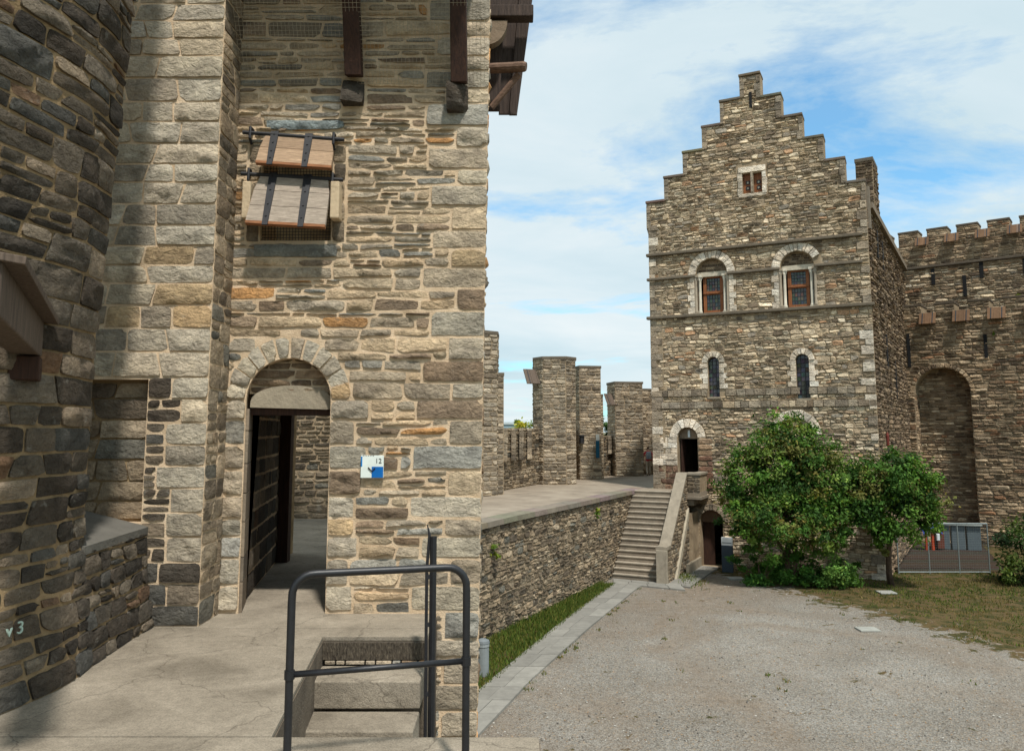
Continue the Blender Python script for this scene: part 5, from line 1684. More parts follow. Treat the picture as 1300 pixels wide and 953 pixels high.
for (a_, b_, z0, z1) in ((4.99, 4.45, -3.14, -3.14), (4.45, 1.5, -3.14, -0.34), (1.5, 1.06, -0.34, -0.34)):
    mb = MB(); vs = []
    n_ = 4
    for i in range(n_ + 1):
        w_ = lerp(a_, b_, i / n_); z_ = lerp(z0, z1, i / n_)
        vs += [HF.P(1.42, z_, w_), HF.P(1.42, z_ + 0.13, w_), HF.P(1.90, z_ + 0.13, w_), HF.P(1.90, z_, w_)]
    fs = [(4 * i + j, 4 * i + 4 + j, 4 * i + 4 + (j + 1) % 4, 4 * i + (j + 1) % 4) for i in range(n_) for j in range(4)] + [(3, 2, 1, 0), (4 * n_, 4 * n_ + 1, 4 * n_ + 2, 4 * n_ + 3)]
    mb.add(vs, fs, srgb(140, 130, 114)); mb.build('coping', 'ashlar', bal)
mb = MB(); fbox(mb, HF, 1.43, 1.89, ZC, -3.145, 4.86, 5.02, srgb(150, 140, 123)); mb.build('newel', 'ashlar', bal, bevel=0.02)
# pale diagonal string below the stones on the outer face
mb = MB(); vs = []
for w_, z_ in ((3.9, -4.5), (3.55, -4.5), (1.5, -2.15), (1.5, -1.75)):
    vs += [HF.P(1.86, z_, w_), HF.P(1.96, z_, w_)]
mb.add(vs, [(0, 2, 4, 6), (7, 5, 3, 1), (0, 1, 3, 2), (2, 3, 5, 4), (4, 5, 7, 6), (6, 7, 1, 0)], srgb(168, 158, 138)); mb.build('stair_string', 'ashlar', bal)
# landing parapet and corbel
mb = MB(); fbox(mb, HF, 1.87, 2.45, ZW + 0.002, -0.32, 1.02, SW1 - 0.03, srgb(120, 110, 96)); pp = mb.build('landing_parapet', 'mortar_far', stairs)
PM = Masonry(pp, 'stone_far', 30)
PM.courses(HF, 1.87, 2.45, ZW, -0.33, (0.1, 0.18), (0.15, 0.35), rng, PAL_RAMP, 0.025, 0.03, 0.02, near=False, w0=SW1 - 0.03)
PM.finish()
mb = MB(); fbox(mb, HF, 2.15, 2.45, ZW + 0.002, -0.32, 0.02, 1.01, srgb(120, 110, 96)); mb.build('landing_side', 'mortar_far', stairs)
mb = MB(); fbox(mb, HF, 1.84, 2.50, -0.32, -0.20, 0.98, SW1 + 0.03, srgb(140, 130, 114)); mb.build('parapet_coping', 'ashlar', stairs, bevel=0.02)
mb = MB(); fbox(mb, HF, 2.10, 2.50, -0.322, -0.202, 0.02, 0.975, srgb(136, 126, 110)); mb.build('parapet_coping', 'ashlar', stairs, bevel=0.02)
mb = MB(); fbox(mb, HF, 1.86, 2.52, ZW - 0.34, ZW - 0.20, 0.03, SW1 + 0.07, srgb(120, 110, 96)); mb.build('landing_edge', 'ashlar', stairs, bevel=0.02)
mb = MB(); fbox(mb, HF, 1.86, 2.15, ZW - 0.62, ZW - 0.345, 0.9, SW1 - 0.05, srgb(126, 116, 100)); mb.build('corbel', 'ashlar', stairs, bevel=0.04)
mb = MB(); fbox(mb, HF, 1.86, 2.02, ZC, -2.0, 0.02, 1.3, srgb(110, 98, 84)); mb.build('door_side_wall', 'mortar_far', stairs)
mb = MB(); fbox(mb, HF, 1.98, 2.12, ZC, -4.05, 0.05, 2.4, srgb(140, 130, 112)); mb.build('low_kerb', 'ashlar', stairs, bevel=0.02)
mb = MB(); fbox(mb, HF, 3.12, 3.32, ZC, -3.75, 0.02, 0.5, srgb(140, 126, 108)); mb.build('guard_stone', 'ashlar', stairs, bevel=0.03)

# info pillar beside the lower door
il = thing('info_pillar', 'dark blue grey information pillar with white head beside the lower doorway', 'pillar', HF.P(3.45, ZC, 1.0))
mb = MB(); fbox(mb, HF, 3.22, 3.70, ZC, -3.35, 0.85, 1.0, srgb(62, 72, 80)); mb.build('post_board', 'tint', il, bevel=0.01)
mb = MB(); fbox(mb, HF, 3.22, 3.70, -3.35, -3.0, 0.86, 0.99, srgb(220, 222, 220)); mb.build('head_board', 'tint', il, bevel=0.01)
mb = MB(); fbox(mb, HF, 3.26, 3.66, -3.25, -3.22, 0.99, 0.995, srgb(90, 100, 104)); mb.build('print_line', 'tint', il)

# ================================================================ curtain walls at the right
CO = V3((22.77, 45.45, 0)); CD = V3((0.78, -0.625, 0)).normalized()
CF = Frame(CO, CD)
cur = thing('curtain_wall', 'lower brown curtain wall with tall arched recess and battlements at the right', 'wall', CF.P(5, ZC, 0))


def merlons(u0, u1, period, mw, off, lo, hi):
    pts = []
    u = u0
    pts.append((u0, lo if ((u0 - off) % period) > mw else hi))
    k = math.floor((u0 - off) / period)
    while True:
        a_ = off + k * period; b_ = a_ + mw
        for x, vv in ((a_, (lo, hi)), (b_, (hi, lo))):
            if u0 < x < u1: pts += [(x, vv[0]), (x, vv[1])]
        k += 1
        if a_ > u1: break
    pts.append((u1, lo if ((u1 - off) % period) > mw else hi))
    return pts


CT = merlons(-0.6, 15.0, 1.69, 1.02, -0.02, 8.08, 8.84)
slab(CF, [(-0.6, ZC - 0.1), (15.0, ZC - 0.1)] + CT[::-1], [arch_loop(1.80, 2.80, ZC + 0.02, 3.78, None, 18)], 1.4, 'wall', 'mortar_far', cur)
KS = Masonry(cur, 'stone_far', 300, hide=((0, 0, 1150, 960), (1255, 640, 1300, 960)))
rng = random.Random(91)
KS.courses(CF, -0.5, 11.0, ZC, 8.02, (0.10, 0.23), (0.28, 0.75), rng, PAL_CURTAIN, 0.04, 0.05, 0.06, near=False, wav=0.06,
           block=[arc_block(1.80, 3.78, 1.62), rect_block(0.40, 3.20, ZC, 3.78)], breaks=(3.78,))
k = -1
while True:
    a_ = -0.02 + k * 1.69
    if a_ > 10.5: break
    if a_ + 1.02 > -0.4:
        KS.courses(CF, max(-0.5, a_), a_ + 1.02, 8.06, 8.74, (0.12, 0.22), (0.28, 0.55), rng, PAL_CURTAIN, 0.04, 0.05, 0.05, near=False)
        mb = MB(); fbox(mb, CF, a_ - 0.03, a_ + 1.05, 8.76, 8.9, -1.42, 0.05, srgb(84, 74, 62)); mb.build('merlon_cap', 'ashlar', cur, bevel=0.02)
    k += 1
KS.ring(CF, 1.80, 3.78, 1.40, 1.66, 22, rng, PAL_CURTAIN, 0.03, 0.05, 0.02, near=False, w0=0.02)
NB = Frame(CF.P(0, 0, -1.0), CD)
KS.courses(NB, 0.35, 3.25, ZC, 5.2, (0.10, 0.2), (0.28, 0.6), rng, PAL_CURTAIN + PAL_HOUSE[2:3], 0.04, 0.045, 0.05, near=False, wav=0.06)
RVF = Frame(CF.P(0.405, 0, 0), (-CF.N.x, -CF.N.y))
KS.courses(RVF, 0, 1.0, ZC, 3.78, (0.12, 0.25), (0.25, 0.5), rng, PAL_CURTAIN, 0.03, 0.03, 0.03, near=False, w0=-0.01)
KS.finish()
mb = MB(); fbox(mb, CF, 0.3, 3.3, ZC, 5.3, -1.2, -1.01); mb.build('recess_back', 'mortar_far', cur)
for (u_, v0, v1) in ((-0.25, 6.2, 7.1), (0.15, 5.3, 7.2), (4.0, 5.6, 6.9), (7.6, 5.5, 6.9)):
    mb = MB(); fbox(mb, CF, u_, u_ + 0.16, v0, v1, 0.0, 0.09); mb.build('arrow_slit', 'black', cur)
M['flap'] = mat_tint('flap_wood', 0.8, 0.4, 30, 0.01, 0.2, 0.3, 6, (1, 1, 1))
yawC = math.atan2(CD.y, CD.x)
nth = ['first', 'second', 'third', 'fourth', 'fifth', 'sixth']
for i in range(5):
    uc = 1.0 + 0.335 + i * 1.69
    p_ = CF.P(uc, 8.0, 0.28)
    flap('rust brown wooden flap in the lower battlements, %s from the stepped gable house' % nth[i], tuple(p_), 0.86, 0.74, -0.5, yawC, 'flap', 'flaps in the lower battlements')
uw = thing('upper_curtain_wall', 'higher battlemented wall behind the lower curtain wall at the right', 'wall', CF.P(4, ZC, -4))
UF = Frame(CF.P(0, 0, -4.0), CD)
UT = merlons(-5.0, 14.0, 1.635, 1.13, 0.79, 13.2, 14.12)
slab(UF, [(-5.0, 4), (14.0, 4)] + UT[::-1], [], 1.2, 'wall', 'mortar_far', uw)
US = Masonry(uw, 'stone_far', 240, hide=((0, 0, 1100, 960),))
US.courses(UF, -1.2, 8.0, 7.6, 11.66, (0.10, 0.23), (0.28, 0.75), rng, PAL_CURTAIN + PAL_HOUSE, 0.04, 0.05, 0.05, near=False, wav=0.06)
US.courses(UF, -1.2, 8.0, 11.86, 13.16, (0.10, 0.2), (0.28, 0.6), rng, PAL_CURTAIN, 0.035, 0.04, 0.04, near=False, wav=0.04)
k = -2
while True:
    a_ = 0.79 + k * 1.635
    if a_ > 8: break
    US.courses(UF, a_, a_ + 1.13, 13.2, 14.02, (0.12, 0.22), (0.28, 0.55), rng, PAL_CURTAIN, 0.035, 0.04, 0.04, near=False)
    mb = MB(); fbox(mb, UF, a_ - 0.03, a_ + 1.16, 14.03, 14.16, -1.22, 0.05, srgb(92, 82, 70)); mb.build('merlon_cap', 'ashlar', uw, bevel=0.02)
    k += 1
US.finish()
mb = MB(); fbox(mb, UF, -4.5, 12, 11.68, 11.84, -0.05, 0.16, srgb(92, 82, 70)); mb.build('string_course', 'ashlar', uw, bevel=0.03)
for (u_, v0, v1) in ((2.58, 9.72, 10.98), (0.9, 10.6, 11.6), (3.5, 10.7, 11.68), (5.7, 10.6, 11.6)):
    mb = MB(); fbox(mb, UF, u_, u_ + 0.2, v0, v1, 0.0, 0.085); mb.build('arrow_slit', 'black', uw)
for i in range(4):
    uc = 0.79 + 1.13 + 0.2525 + (i - 1) * 1.635
    p_ = UF.P(uc, 13.35, 0.30)
    flap('orange brown wooden flap in the upper battlements, %s from the chimney' % nth[i], tuple(p_), 0.78, 0.66, -0.55, yawC, 'flap', 'flaps in the upper battlements')

# ================================================================ plants
M['bark'] = mat_plain('bark', [(0.3, srgb(62, 50, 40)), (0.6, srgb(98, 80, 64)), (0.8, srgb(122, 104, 86))], 6, 0.95, 0.8, 0.03, 22, (2, 2, 0.5))
GREEN = [srgb(58, 88, 34), srgb(72, 104, 40), srgb(88, 120, 48), srgb(46, 72, 30), srgb(106, 126, 58), srgb(104, 104, 54)]


def leaf_cloud(mb, blobs, n, size, rng, greens, clumps=26, shell=0.55, aspect=0.55, droop=0.25):
    """leaves gathered in clumps over the volume of the given ellipsoids (cx, cy, cz, rx, ry, rz)"""
    vol = [b_[3] * b_[4] * b_[5] for b_ in blobs]
    tot = sum(vol)
    for b_, v_ in zip(blobs, vol):
        nl = int(n * v_ / tot)
        nc = max(5, int(clumps * (v_ / tot) * len(blobs)))
        cl = []
        for _ in range(nc):
            while True:
                d = V3((rng.gauss(0, 1), rng.gauss(0, 1), rng.gauss(0, 1)))
                if d.length > 0.1: break
            d.normalize()
            r = rng.uniform(shell, 1.0) ** 0.7 if rng.random() < 0.84 else rng.uniform(1.0, 1.28)
            c = V3((b_[0] + d.x * b_[3] * r, b_[1] + d.y * b_[4] * r, b_[2] + d.z * b_[5] * r))
            cl.append((c, d, rng.uniform(0.16, 0.42) * (b_[3] + b_[5]) * 0.5, rng.uniform(0.7, 1.25), rng.choice(greens)))
        for _ in range(nl):
            c, d, cr, br, gc = rng.choice(cl)
            p_ = c + V3((rng.gauss(0, 0.48), rng.gauss(0, 0.48), rng.gauss(0, 0.36))) * cr
            nrm = (d * 0.5 + V3((rng.gauss(0, 0.5), rng.gauss(0, 0.5), 0.55 + rng.gauss(0, 0.4)))).normalized()
            t_ = nrm.orthogonal().normalized()
            t_ = Matrix.Rotation(rng.uniform(0, 6.28), 3, nrm) @ t_
            q_ = nrm.cross(t_)
            s_ = size * rng.uniform(0.6, 1.3)
            a_, b2 = t_ * s_, q_ * s_ * aspect
            dn_ = V3((0, 0, -droop * s_))
            k_ = br * rng.uniform(0.75, 1.45)
            y_ = rng.random()
            tn = (gc[0] * k_ * (1.25 if y_ < 0.12 else 1), gc[1] * k_, gc[2] * k_ * (0.8 if y_ < 0.12 else 1))
            mb.add([p_ - a_, p_ + b2 * 0.9, p_ + a_ + dn_, p_ - b2 * 0.9], [(0, 1, 2, 3)], tn)
    return mb


def limb(mb, a, b_, r0, r1, rng, wob=0.12, n=5):
    a, b_ = V3(a), V3(b_)
    pts, rad = [], []
    for i in range(n + 1):
        t_ = i / n
        p_ = a.lerp(b_, t_)
        if 0 < i < n: p_ += V3((rng.gauss(0, 1), rng.gauss(0, 1), rng.gauss(0, 0.4))) * wob * (b_ - a).length * 0.25
        pts.append(p_); rad.append(lerp(r0, r1, t_))
    mb.tube(pts, rad, 7)
    return pts


def tree(name, label, base, blobs, n, size, seed, stems, greens=GREEN, cat='tree', clumps=34):
    r_ = random.Random(seed)
    t_ = thing(name, label, cat, base)
    mb = MB()
    for top, r0 in stems:
        pts = limb(mb, base, top, r0, r0 * 0.55, r_)
        for b_ in blobs:
            if r_.random() < 0.8:
                limb(mb, pts[-2], (b_[0] + r_.uniform(-0.4, 0.4) * b_[3], b_[1] + r_.uniform(-0.4, 0.4) * b_[4], b_[2] + r_.uniform(-0.2, 0.5) * b_[5]), r0 * 0.45, r0 * 0.12, r_, 0.2)
    mb.build('trunk', 'bark', t_, smooth=True)
    mb = MB()
    leaf_cloud(mb, blobs, n, size, r_, greens, clumps)
    mb.build('crown', 'leaf', t_)
    return t_


tree('broad_tree', 'large rounded green tree in front of the stepped gable house', (11.2, 32.6, ZC),
     [(11.0, 32.2, 0.2, 1.45, 1.2, 1.6), (11.2, 32.2, 1.4, 0.85, 0.85, 1.0), (9.7, 32.3, -0.6, 1.2, 1.0, 1.25), (12.3, 31.9, -0.4, 1.3, 1.1, 1.35), (10.7, 31.6, -1.7, 1.7, 1.0, 1.05), (9.2, 32.2, -1.6, 0.95, 0.8, 0.95),
      (12.9, 31.7, -1.6, 1.2, 0.9, 0.9), (9.5, 32.1, -2.6, 0.7, 0.7, 0.55), (11.9, 31.5, -2.3, 1.1, 0.8, 0.6)],
     44000, 0.078, 4, [((11.0, 32.4, -1.2), 0.13), ((11.6, 32.2, -0.8), 0.10), ((10.4, 32.4, -1.4), 0.09)], clumps=60)
tree('small_tree', 'smaller dark green tree with one slim leaning trunk by the fence', (15.25, 32.6, ZC),
     [(14.9, 31.6, -0.2, 1.5, 1.1, 1.05), (15.9, 31.7, -0.6, 1.05, 0.9, 1.1), (13.8, 31.6, -0.9, 1.0, 0.9, 1.1), (15.3, 31.5, -1.6, 1.5, 0.9, 0.9), (15.0, 31.9, -2.5, 0.7, 0.5, 0.55), (16.1, 31.6, -1.5, 0.7, 0.7, 0.6)],
     30000, 0.075, 7, [((14.85, 32.0, -1.9), 0.13)], [srgb(56, 88, 34), srgb(68, 100, 38), srgb(84, 114, 44), srgb(44, 70, 28), srgb(96, 98, 50)], clumps=46)
for i, (lb, c, r, sd_) in enumerate((('low leafy bush right beside the information pillar', (10.0, 32.6), (1.0, 0.7, 0.72), 11), ('brightest low rounded bush under the large tree', (12.75, 32.2), (1.05, 0.8, 0.85), 12), ('low dark bush between the two brighter bushes', (11.35, 32.5), (0.95, 0.7, 0.78), 13))):
    r_ = random.Random(sd_)
    t_ = thing('bush', lb, 'bush', (c[0], c[1], ZC), 'bushes below the large tree')
    mb = MB()
    for k in range(6):
        a = r_.uniform(0, 6.28); limb(mb, (c[0], c[1], ZC), (c[0] + math.cos(a) * r[0] * 0.6, c[1] + math.sin(a) * r[1] * 0.6, ZC + r[2] * 1.2), 0.025, 0.008, r_)
    mb.build('stem', 'bark', t_)
    mb = MB()
    gg = [srgb(94, 128, 58), srgb(76, 108, 48), srgb(112, 144, 70)] if i == 1 else [srgb(70, 108, 44), srgb(56, 90, 38), srgb(92, 128, 54)]
    leaf_cloud(mb, [(c[0], c[1], ZC + r[2] * 0.95, *r), (c[0] + 0.3, c[1] - 0.1, ZC + r[2] * 0.6, r[0] * 0.8, r[1] * 0.9, r[2] * 0.6)], 4600, 0.066, r_, gg, 16)
    mb.build('foliage', 'leaf', t_)
t_ = thing('evergreen_shrub', 'dense dark evergreen shrub right of the wire fence', 'shrub', (20.9, 32.6, ZC))
r_ = random.Random(33)
mb = MB(); limb(mb, (20.9, 32.6, ZC), (20.9, 32.6, -2.4), 0.09, 0.03, r_); mb.build('stem', 'bark', t_)
mb = MB(); leaf_cloud(mb, [(20.9, 32.6, -3.2, 1.25, 1.1, 1.35), (21.9, 32.3, -3.0, 1.2, 1.0, 1.6), (20.5, 32.4, -3.9, 1.0, 0.9, 0.6)], 9000, 0.075, r_, [srgb(40, 60, 28), srgb(52, 74, 32), srgb(30, 48, 24), srgb(76, 92, 42)], 30)
mb.build('foliage', 'leaf', t_)
# weeds rooted in the walls
for lb, P0, seed, dn_ in (('small weed rooted in the retaining wall close to the near tower', RF.P(5.9, -1.9, 0.08), 5, 1.2), ('yellow green weed high on the retaining wall near the stairs', RF.P(14.9, -1.6, 0.08), 6, 0.8), ('green weed growing in a crack of the upper curtain wall', UF.P(5.4, 9.4, 0.1), 8, 1.0), ('tiny weed on the lower curtain wall above the arch', CF.P(4.5, 6.9, 0.1), 9, 0.4)):
    r_ = random.Random(seed)
    t_ = thing('wall_weed', lb, 'plant', tuple(P0))
    mb = MB(); leaf_cloud(mb, [(P0.x, P0.y, P0.z, 0.22 * dn_, 0.12, 0.28 * dn_)], int(170 * dn_), 0.06, r_, [srgb(104, 120, 40), srgb(84, 110, 40), srgb(126, 132, 50)], 6, 0.1)
    mb.build('foliage', 'leaf', t_)
    mb = MB(); mb.tube([P0 - RF.N * 0.1, P0], 0.012, 4); mb.build('stem', 'bark', t_)

# grass
gr = MB()
r_ = random.Random(17)
cnt = 0


def blade(x, y, h, tn):
    a = r_.uniform(0, 6.28); w_ = r_.uniform(0.012, 0.026)
    dx_, dy_ = math.cos(a) * w_, math.sin(a) * w_
    lx, ly = r_.gauss(0, 0.35) * h, r_.gauss(0, 0.35) * h
    gr.add([(x - dx_, y - dy_, ZC - 0.01), (x + dx_, y + dy_, ZC - 0.01), (x + lx, y + ly, ZC + h)], [(0, 1, 2)], tn)


GC = [srgb(72, 90, 34), srgb(88, 104, 40), srgb(60, 78, 30), srgb(114, 112, 54)]
GD = [srgb(94, 92, 46), srgb(120, 102, 60), srgb(72, 82, 36), srgb(132, 112, 70)]
for _ in range(16000):                    # strip below the retaining wall
    y = r_.uniform(17.5, 32.65)
    a_, b_ = (line_x(WL, y) if y > 19 else -3.0), line_x(PATH_L, y)
    x = r_.uniform(a_ + 0.02, b_ + 0.12)
    c = r_.choice(GC); k = r_.uniform(0.75, 1.25)
    blade(x, y, r_.uniform(0.05, 0.16) * (1.5 if x - a_ < 0.25 else 1), tuple(k * q for q in c))
n_ = 0
while n_ < 26000:                         # patchy lawn
    x, y = r_.uniform(8.8, 24), r_.uniform(19, 36)
    if noise.noise(V3((x * 1.3, y * 1.3, 3))) + 0.5 * noise.noise(V3((x * 3.1, y * 3.1, 9))) + (grass_w(x, y) - 0.5) * 1.1 < 0.34: 
        n_ += 0.25; continue
    c = r_.choice(GD if noise.noise(V3((x * 0.5, y * 0.5, 20))) < -0.06 else GC); k = r_.uniform(0.7, 1.2)
    blade(x, y, r_.uniform(0.03, 0.10), tuple(k * q for q in c))
    n_ += 1
for _ in range(34):                       # tufts at the kerb and in the gravel
    y0_ = r_.uniform(18, 32); x0_ = line_x(PATH_R, y0_) + abs(r_.gauss(0.02, 0.1)) if r_.random() < 0.7 else r_.uniform(2, 12)
    for _k in range(r_.randint(4, 26)):
        c = r_.choice(GC + GD); blade(x0_ + r_.gauss(0, 0.05), y0_ + r_.gauss(0, 0.09), r_.uniform(0.03, 0.09), c)
for _ in range(900):
    x, y = r_.gauss(7.3, 0.25), r_.gauss(34.2, 0.8)
    c = r_.choice(GC); blade(x, y, r_.uniform(0.05, 0.2), c)
o = gr.build('grass', 'leaf'); tag(o, 'short patchy grass on the lawn and along the wall foot', 'grass', kind='stuff')

# loose stones lying on the gravel
r_ = random.Random(71)
pb = MB()
while len(pb.v) < 6 * 2200:
    y = 16.5 + 16.5 * r_.random() ** 1.6
    x = r_.uniform(-1.5, 14)
    px_ = line_x(PATH_R, min(y, 32.4)); lx_ = line_x(LAWN, y)
    if x < px_ + 0.04 or x > lx_ + 0.6: continue
    q = r_.uniform(0.012, 0.032); k = r_.uniform(0.7, 1.25)
    c = r_.choice([srgb(150, 147, 140), srgb(128, 124, 116), srgb(172, 168, 160), srgb(150, 126, 100), srgb(96, 92, 86)])
    a = r_.uniform(0, 3.14); e1, e2 = V3((math.cos(a), math.sin(a), 0)) * q, V3((-math.sin(a), math.cos(a), 0)) * q * r_.uniform(0.5, 0.9)
    P0 = V3((x, y, ZC + 0.012)); up = V3((0, 0, q * 0.6))
    pb.add([P0 - e1, P0 - e2, P0 + e1, P0 + e2, P0 + up, P0 - up], [(0, 1, 4), (1, 2, 4), (2, 3, 4), (3, 0, 4), (1, 0, 5), (2, 1, 5), (3, 2, 5), (0, 3, 5)], tuple(k * v for v in c))
o = pb.build('gravel', 'paving'); tag(o, 'loose pebbles scattered over the gravel yard', 'gravel', kind='stuff')

# ================================================================ small things in the courtyard
bo = thing('bollard_light', 'short grey cylindrical bollard light on the grass by the near tower', 'bollard', (-0.74, 20.8, ZC))
mb = MB(); mb.tube([(-0.74, 20.8, ZC), (-0.74, 20.8, ZC + 0.70)], 0.155, 16, srgb(128, 134, 134)); mb.build('body', 'tint', bo)
mb = MB(); mb.tube([(-0.74, 20.8, ZC + 0.715), (-0.74, 20.8, ZC + 0.80)], 0.165, 16, srgb(140, 146, 146)); mb.build('collar', 'tint', bo)
mb = MB(); mb.tube([(-0.74, 20.8, ZC + 0.80), (-0.74, 20.8, ZC + 0.86), (-0.74, 20.8, ZC + 0.90)], [0.175, 0.16, 0.07], 16, srgb(112, 118, 120)); mb.build('cap', 'tint', bo)

# wire fence before the deck
fe = thing('wire_fence', 'low galvanised steel frame fence with wire infill by the deck', 'fence', (18.7, 35.1, ZC))
M['galv'] = mat_flat('galvanised', srgb(140, 148, 146), 0.45, 0.6)
FX0, FX1, FY = 16.75, 20.7, 35.05
for x in (FX0, 18.1, 19.4, FX1):
    mb = MB(); mb.tube([(x, FY, ZC - 0.1), (x, FY, -2.36)], 0.03, 8); mb.build('post', 'galv', fe)
for z, r in ((-2.37, 0.035), (ZC + 0.08, 0.03)):
    mb = MB(); mb.tube([(FX0, FY, z), (FX1, FY, z)], r, 8); mb.build('rail', 'galv', fe)
mb = MB()
for i in range(40):
    x = FX0 + (FX1 - FX0) * i / 40; mb.tube([(x, FY, ZC + 0.08), (x, FY, -2.37)], 0.004, 3, cap=False)
for i in range(20):
    z = ZC + 0.08 + 2.05 * i / 20; mb.tube([(FX0, FY, z), (FX1, FY, z)], 0.004, 3, cap=False)
o = mb.build('wire_infill', 'galv', fe); o['kind'] = 'stuff'
dk = bpy.data.objects.new('deck', None); COL.objects.link(dk); dk.location = (20, 39, ZC); dk['kind'] = 'structure'
M['deck'] = mat_tint('deck_board', 0.85, 0.4, 20, 0.01, 0.2, 0.3, 3, (0.6, 5, 5))
r_ = random.Random(2)
for i in range(26):
    y0_, y1_ = 35.3 + i * 0.34, 35.3 + (i + 1) * 0.34 - 0.02
    xl = 16.75 + (y0_ - 35.2) * 0.61; xr = 21.6 + (y0_ - 35.2) * 0.45
    mb = MB(); mb.box(((xl + xr) / 2, (y0_ + y1_) / 2, ZC + 0.04), (xr - xl, y1_ - y0_, 0.07), tuple(r_.uniform(0.75, 1.2) * c for c in srgb(58, 48, 40))); mb.build('deck_board', 'deck', dk)  # boards coloured darker, with the deep shade of this corner in the tint
gb = thing('grey_cabinets', 'row of low grey blue metal cabinets against the curtain wall', 'cabinet', (23.2, 41.6, ZC))
for i in range(3):
    mb = MB(); mb.box((22.4 + i * 0.66, 41.9 - i * 0.25, ZC + 0.7), (0.62, 0.5, 1.24), srgb(84, 94, 98), rz=-0.36); c_ = mb.build('cabinet', 'tint', gb, bevel=0.02)
mb = MB(); mb.box((23.06, 41.55, ZC + 1.36), (2.1, 0.6, 0.06), srgb(150, 156, 150), rz=-0.36); mb.build('top_board', 'tint', gb)
bn = thing('covered_gear', 'blue sheet draped over two bright orange posts by the flank wall', 'gear', (21.6, 41.6, ZC))
for x in (21.30, 21.62):
    mb = MB(); mb.tube([(x, 41.4, ZC + 0.07), (x, 41.4, ZC + 1.05)], 0.08, 8, srgb(176, 66, 28)); mb.build('orange_post', 'tint', bn)
mb = MB()
P_ = []
for j in range(7):
    for i in range(9):
        u_, v_ = i / 8 - 0.5, j / 6 - 0.5
        P_.append((21.55 + u_ * 1.0, 41.45 + v_ * 0.6, ZC + 1.38 - 0.45 * (abs(u_) * 1.6) ** 2.6 - 0.3 * (abs(v_) * 1.9) ** 3 + 0.04 * noise.noise(V3((i * 0.9, j * 0.9, 1)))))
mb.add(P_, [(j * 9 + i, j * 9 + i + 1, (j + 1) * 9 + i + 1, (j + 1) * 9 + i) for j in range(6) for i in range(8)], srgb(34, 62, 150)); mb.build('blue_sheet', 'tint', bn, smooth=True)
mb = MB(); mb.box((22.0, 41.5, ZC + 0.6), (0.35, 0.4, 0.9), srgb(92, 48, 34)); mb.build('brown_crate', 'tint', bn, bevel=0.02)
mb = MB(); mb.box((21.8, 41.2, ZC + 0.75), (0.18, 0.1, 0.35), srgb(200, 205, 205)); mb.build('white_bag', 'tint', bn, bevel=0.03)
# inspection covers set in the gravel and lawn
for lb, x, y in (('pale rectangular cover plate lying in the gravel', 11.05, 25.35), ('grey cover plate lying in the grass before the small tree', 14.3, 31.0), ('small pale slab at the foot of the information pillar', 9.35, 33.9)):
    mb = MB(); mb.box((x, y, ZC + 0.03), (0.62, 0.5, 0.05), srgb(150, 150, 142)); o = mb.build('cover_plate', 'paving', bevel=0.01); tag(o, lb, 'cover plate')

# ================================================================ walker on the rampart
pe = thing('person', 'person in red jacket with grey backpack walking away along the walkway', 'person', (8.28, 48.4, ZW))
bx, by, bz0 = 8.28, 48.4, ZW - 0.02


def skin_body(name, joints, edges, mat_name, parent, tints):
    me = bpy.data.meshes.new(name)
    me.from_pydata([j[0] for j in joints], edges, [])
    o = bpy.data.objects.new(name, me); COL.objects.link(o)
    sk = o.modifiers.new('skin', 'SKIN'); ss = o.modifiers.new('sub', 'SUBSURF'); ss.levels = 2; ss.render_levels = 2
    for i, j in enumerate(joints):
        me.skin_vertices[0].data[i].radius = j[1]
    me.skin_vertices[0].data[0].use_root = True
    dg = bpy.context.evaluated_depsgraph_get()
    m2 = bpy.data.meshes.new_from_object(o.evaluated_get(dg))
    bpy.data.objects.remove(o)
    at = m2.color_attributes.new('tint', 'FLOAT_COLOR', 'POINT')
    for i, v_ in enumerate(m2.vertices):
        at.data[i].color = (*tints(v_.co), 1)
    m2.polygons.foreach_set('use_smooth', [True] * len(m2.polygons))
    m2.materials.clear(); m2.materials.append(M[mat_name])
    o = bpy.data.objects.new(name, m2); COL.objects.link(o)
    o.parent = parent; o.location = V3((bx, by, bz0)) - world_loc(parent)
    return o


J = [((0, 0, 0.95), (0.15, 0.11)), ((0, 0, 1.18), (0.14, 0.10)), ((0, 0.02, 1.40), (0.17, 0.11)), ((0, 0.03, 1.50), (0.065, 0.065)), ((0, 0.03, 1.56), (0.06, 0.065)), ((0, 0.04, 1.66), (0.085, 0.10)), ((0, 0.04, 1.75), (0.06, 0.07)),
     ((0.09, 0, 0.86), (0.095, 0.10)), ((0.10, 0.14, 0.50), (0.065, 0.07)), ((0.10, 0.10, 0.10), (0.045, 0.05)), ((0.10, 0.24, 0.045), (0.04, 0.04)),
     ((-0.09, 0, 0.86), (0.095, 0.10)), ((-0.10, -0.02, 0.48), (0.065, 0.07)), ((-0.10, -0.24, 0.14), (0.045, 0.05)), ((-0.10, -0.14, 0.05), (0.04, 0.04)),
     ((0.22, 0.02, 1.40), (0.065, 0.065)), ((0.29, -0.05, 1.14), (0.05, 0.05)), ((0.27, 0.06, 0.90), (0.038, 0.038)), ((0.27, 0.09, 0.82), (0.035, 0.03)),
     ((-0.22, 0.02, 1.40), (0.065, 0.065)), ((-0.30, 0.02, 1.13), (0.05, 0.05)), ((-0.27, 0.14, 0.93), (0.038, 0.038)), ((-0.27, 0.17, 0.85), (0.035, 0.03))]
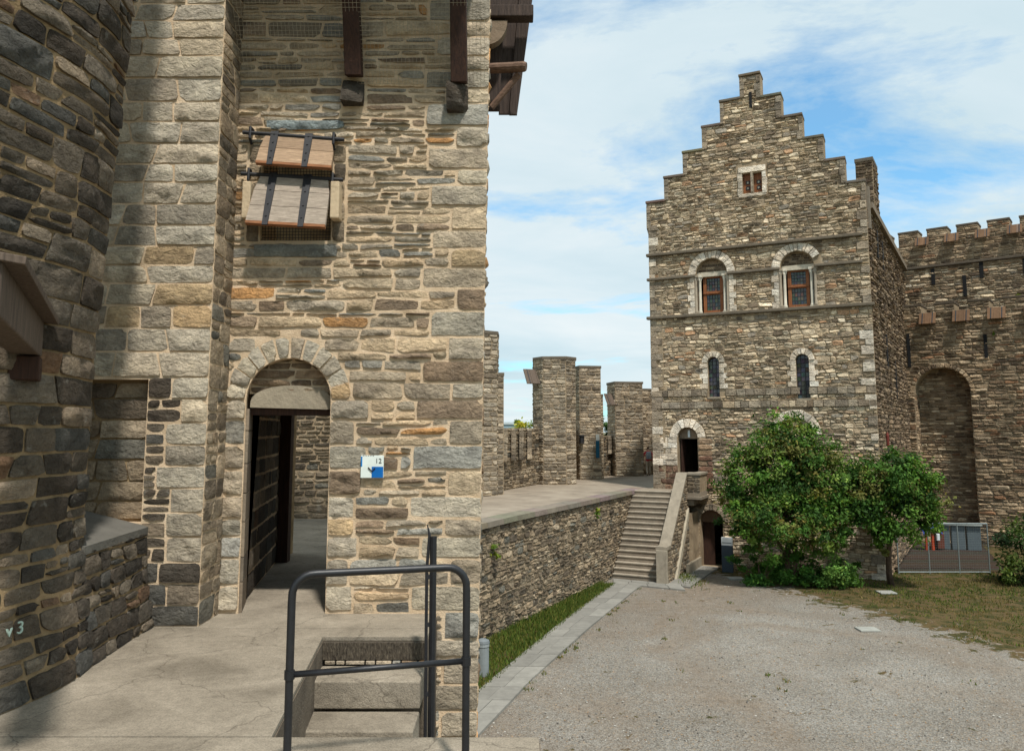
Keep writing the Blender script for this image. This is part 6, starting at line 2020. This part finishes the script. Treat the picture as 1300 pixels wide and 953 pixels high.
Ed = [(0, 1), (1, 2), (2, 3), (3, 4), (4, 5), (5, 6), (0, 7), (7, 8), (8, 9), (9, 10), (0, 11), (11, 12), (12, 13), (13, 14), (2, 15), (15, 16), (16, 17), (17, 18), (2, 19), (19, 20), (20, 21), (21, 22)]


def ptint(co):
    if abs(co.x) > 0.19 and co.z < 0.89: return srgb(200, 160, 135)
    if co.z > 1.60: return srgb(64, 46, 34) if (co.y < 0.08 or co.z > 1.7) else srgb(205, 165, 140)
    if co.z > 1.52: return srgb(200, 160, 135)
    if co.z > 0.92 or abs(co.x) > 0.19: return srgb(186, 34, 52)
    if co.z > 0.12: return srgb(168, 154, 134)
    return srgb(80, 62, 52)


skin_body('body', J, Ed, 'tint', pe, ptint)
mb = MB(); mb.box((bx, by - 0.19, bz0 + 1.24), (0.30, 0.17, 0.46), srgb(150, 156, 162)); bp = mb.build('backpack', 'tint', pe, bevel=0.05)
mb = MB(); mb.box((bx, by - 0.285, bz0 + 1.15), (0.22, 0.05, 0.20), srgb(120, 126, 132)); mb.build('pocket', 'tint', bp, bevel=0.02)

# ================================================================ distance beyond the parapet
fb = thing('far_building', 'flat roofed pale blue glass building far beyond the parapet', 'building', (-6, 130, ZC))
mb = MB(); mb.box((-5.5, 132, -0.9), (14.0, 8, 7.2), srgb(150, 170, 176)); mb.build('walls', 'tint', fb)
mb = MB(); mb.box((-5.5, 132, 2.85), (14.4, 8.4, 0.35), srgb(176, 186, 188)); mb.build('roof', 'tint', fb)
for i in range(9):
    mb = MB(); mb.box((-11.6 + i * 1.5, 127.95, 1.4), (1.25, 0.1, 1.5), srgb(84, 124, 136)); mb.build('window', 'glassy', fb)
tree('far_tree', 'yellow green tree top showing over the parapet in the distance', (1.9, 112, ZC), [(1.9, 112, 0.2, 2.6, 2.0, 2.6), (0.2, 112, -0.3, 1.8, 1.5, 1.9)], 2600, 0.28, 41, [((1.9, 112, -1), 0.25)], [srgb(150, 150, 50), srgb(120, 134, 50), srgb(170, 160, 60)], clumps=24)
tree('far_dark_tree', 'dark green tree between the two turrets in the distance', (10.4, 92, ZC), [(10.2, 92, 0.7, 2.0, 1.8, 2.4), (11.4, 92, 0.0, 1.6, 1.5, 1.9)], 2600, 0.24, 42, [((10.4, 92, -1), 0.25)], [srgb(60, 86, 40), srgb(76, 100, 46), srgb(48, 72, 36)], clumps=24)
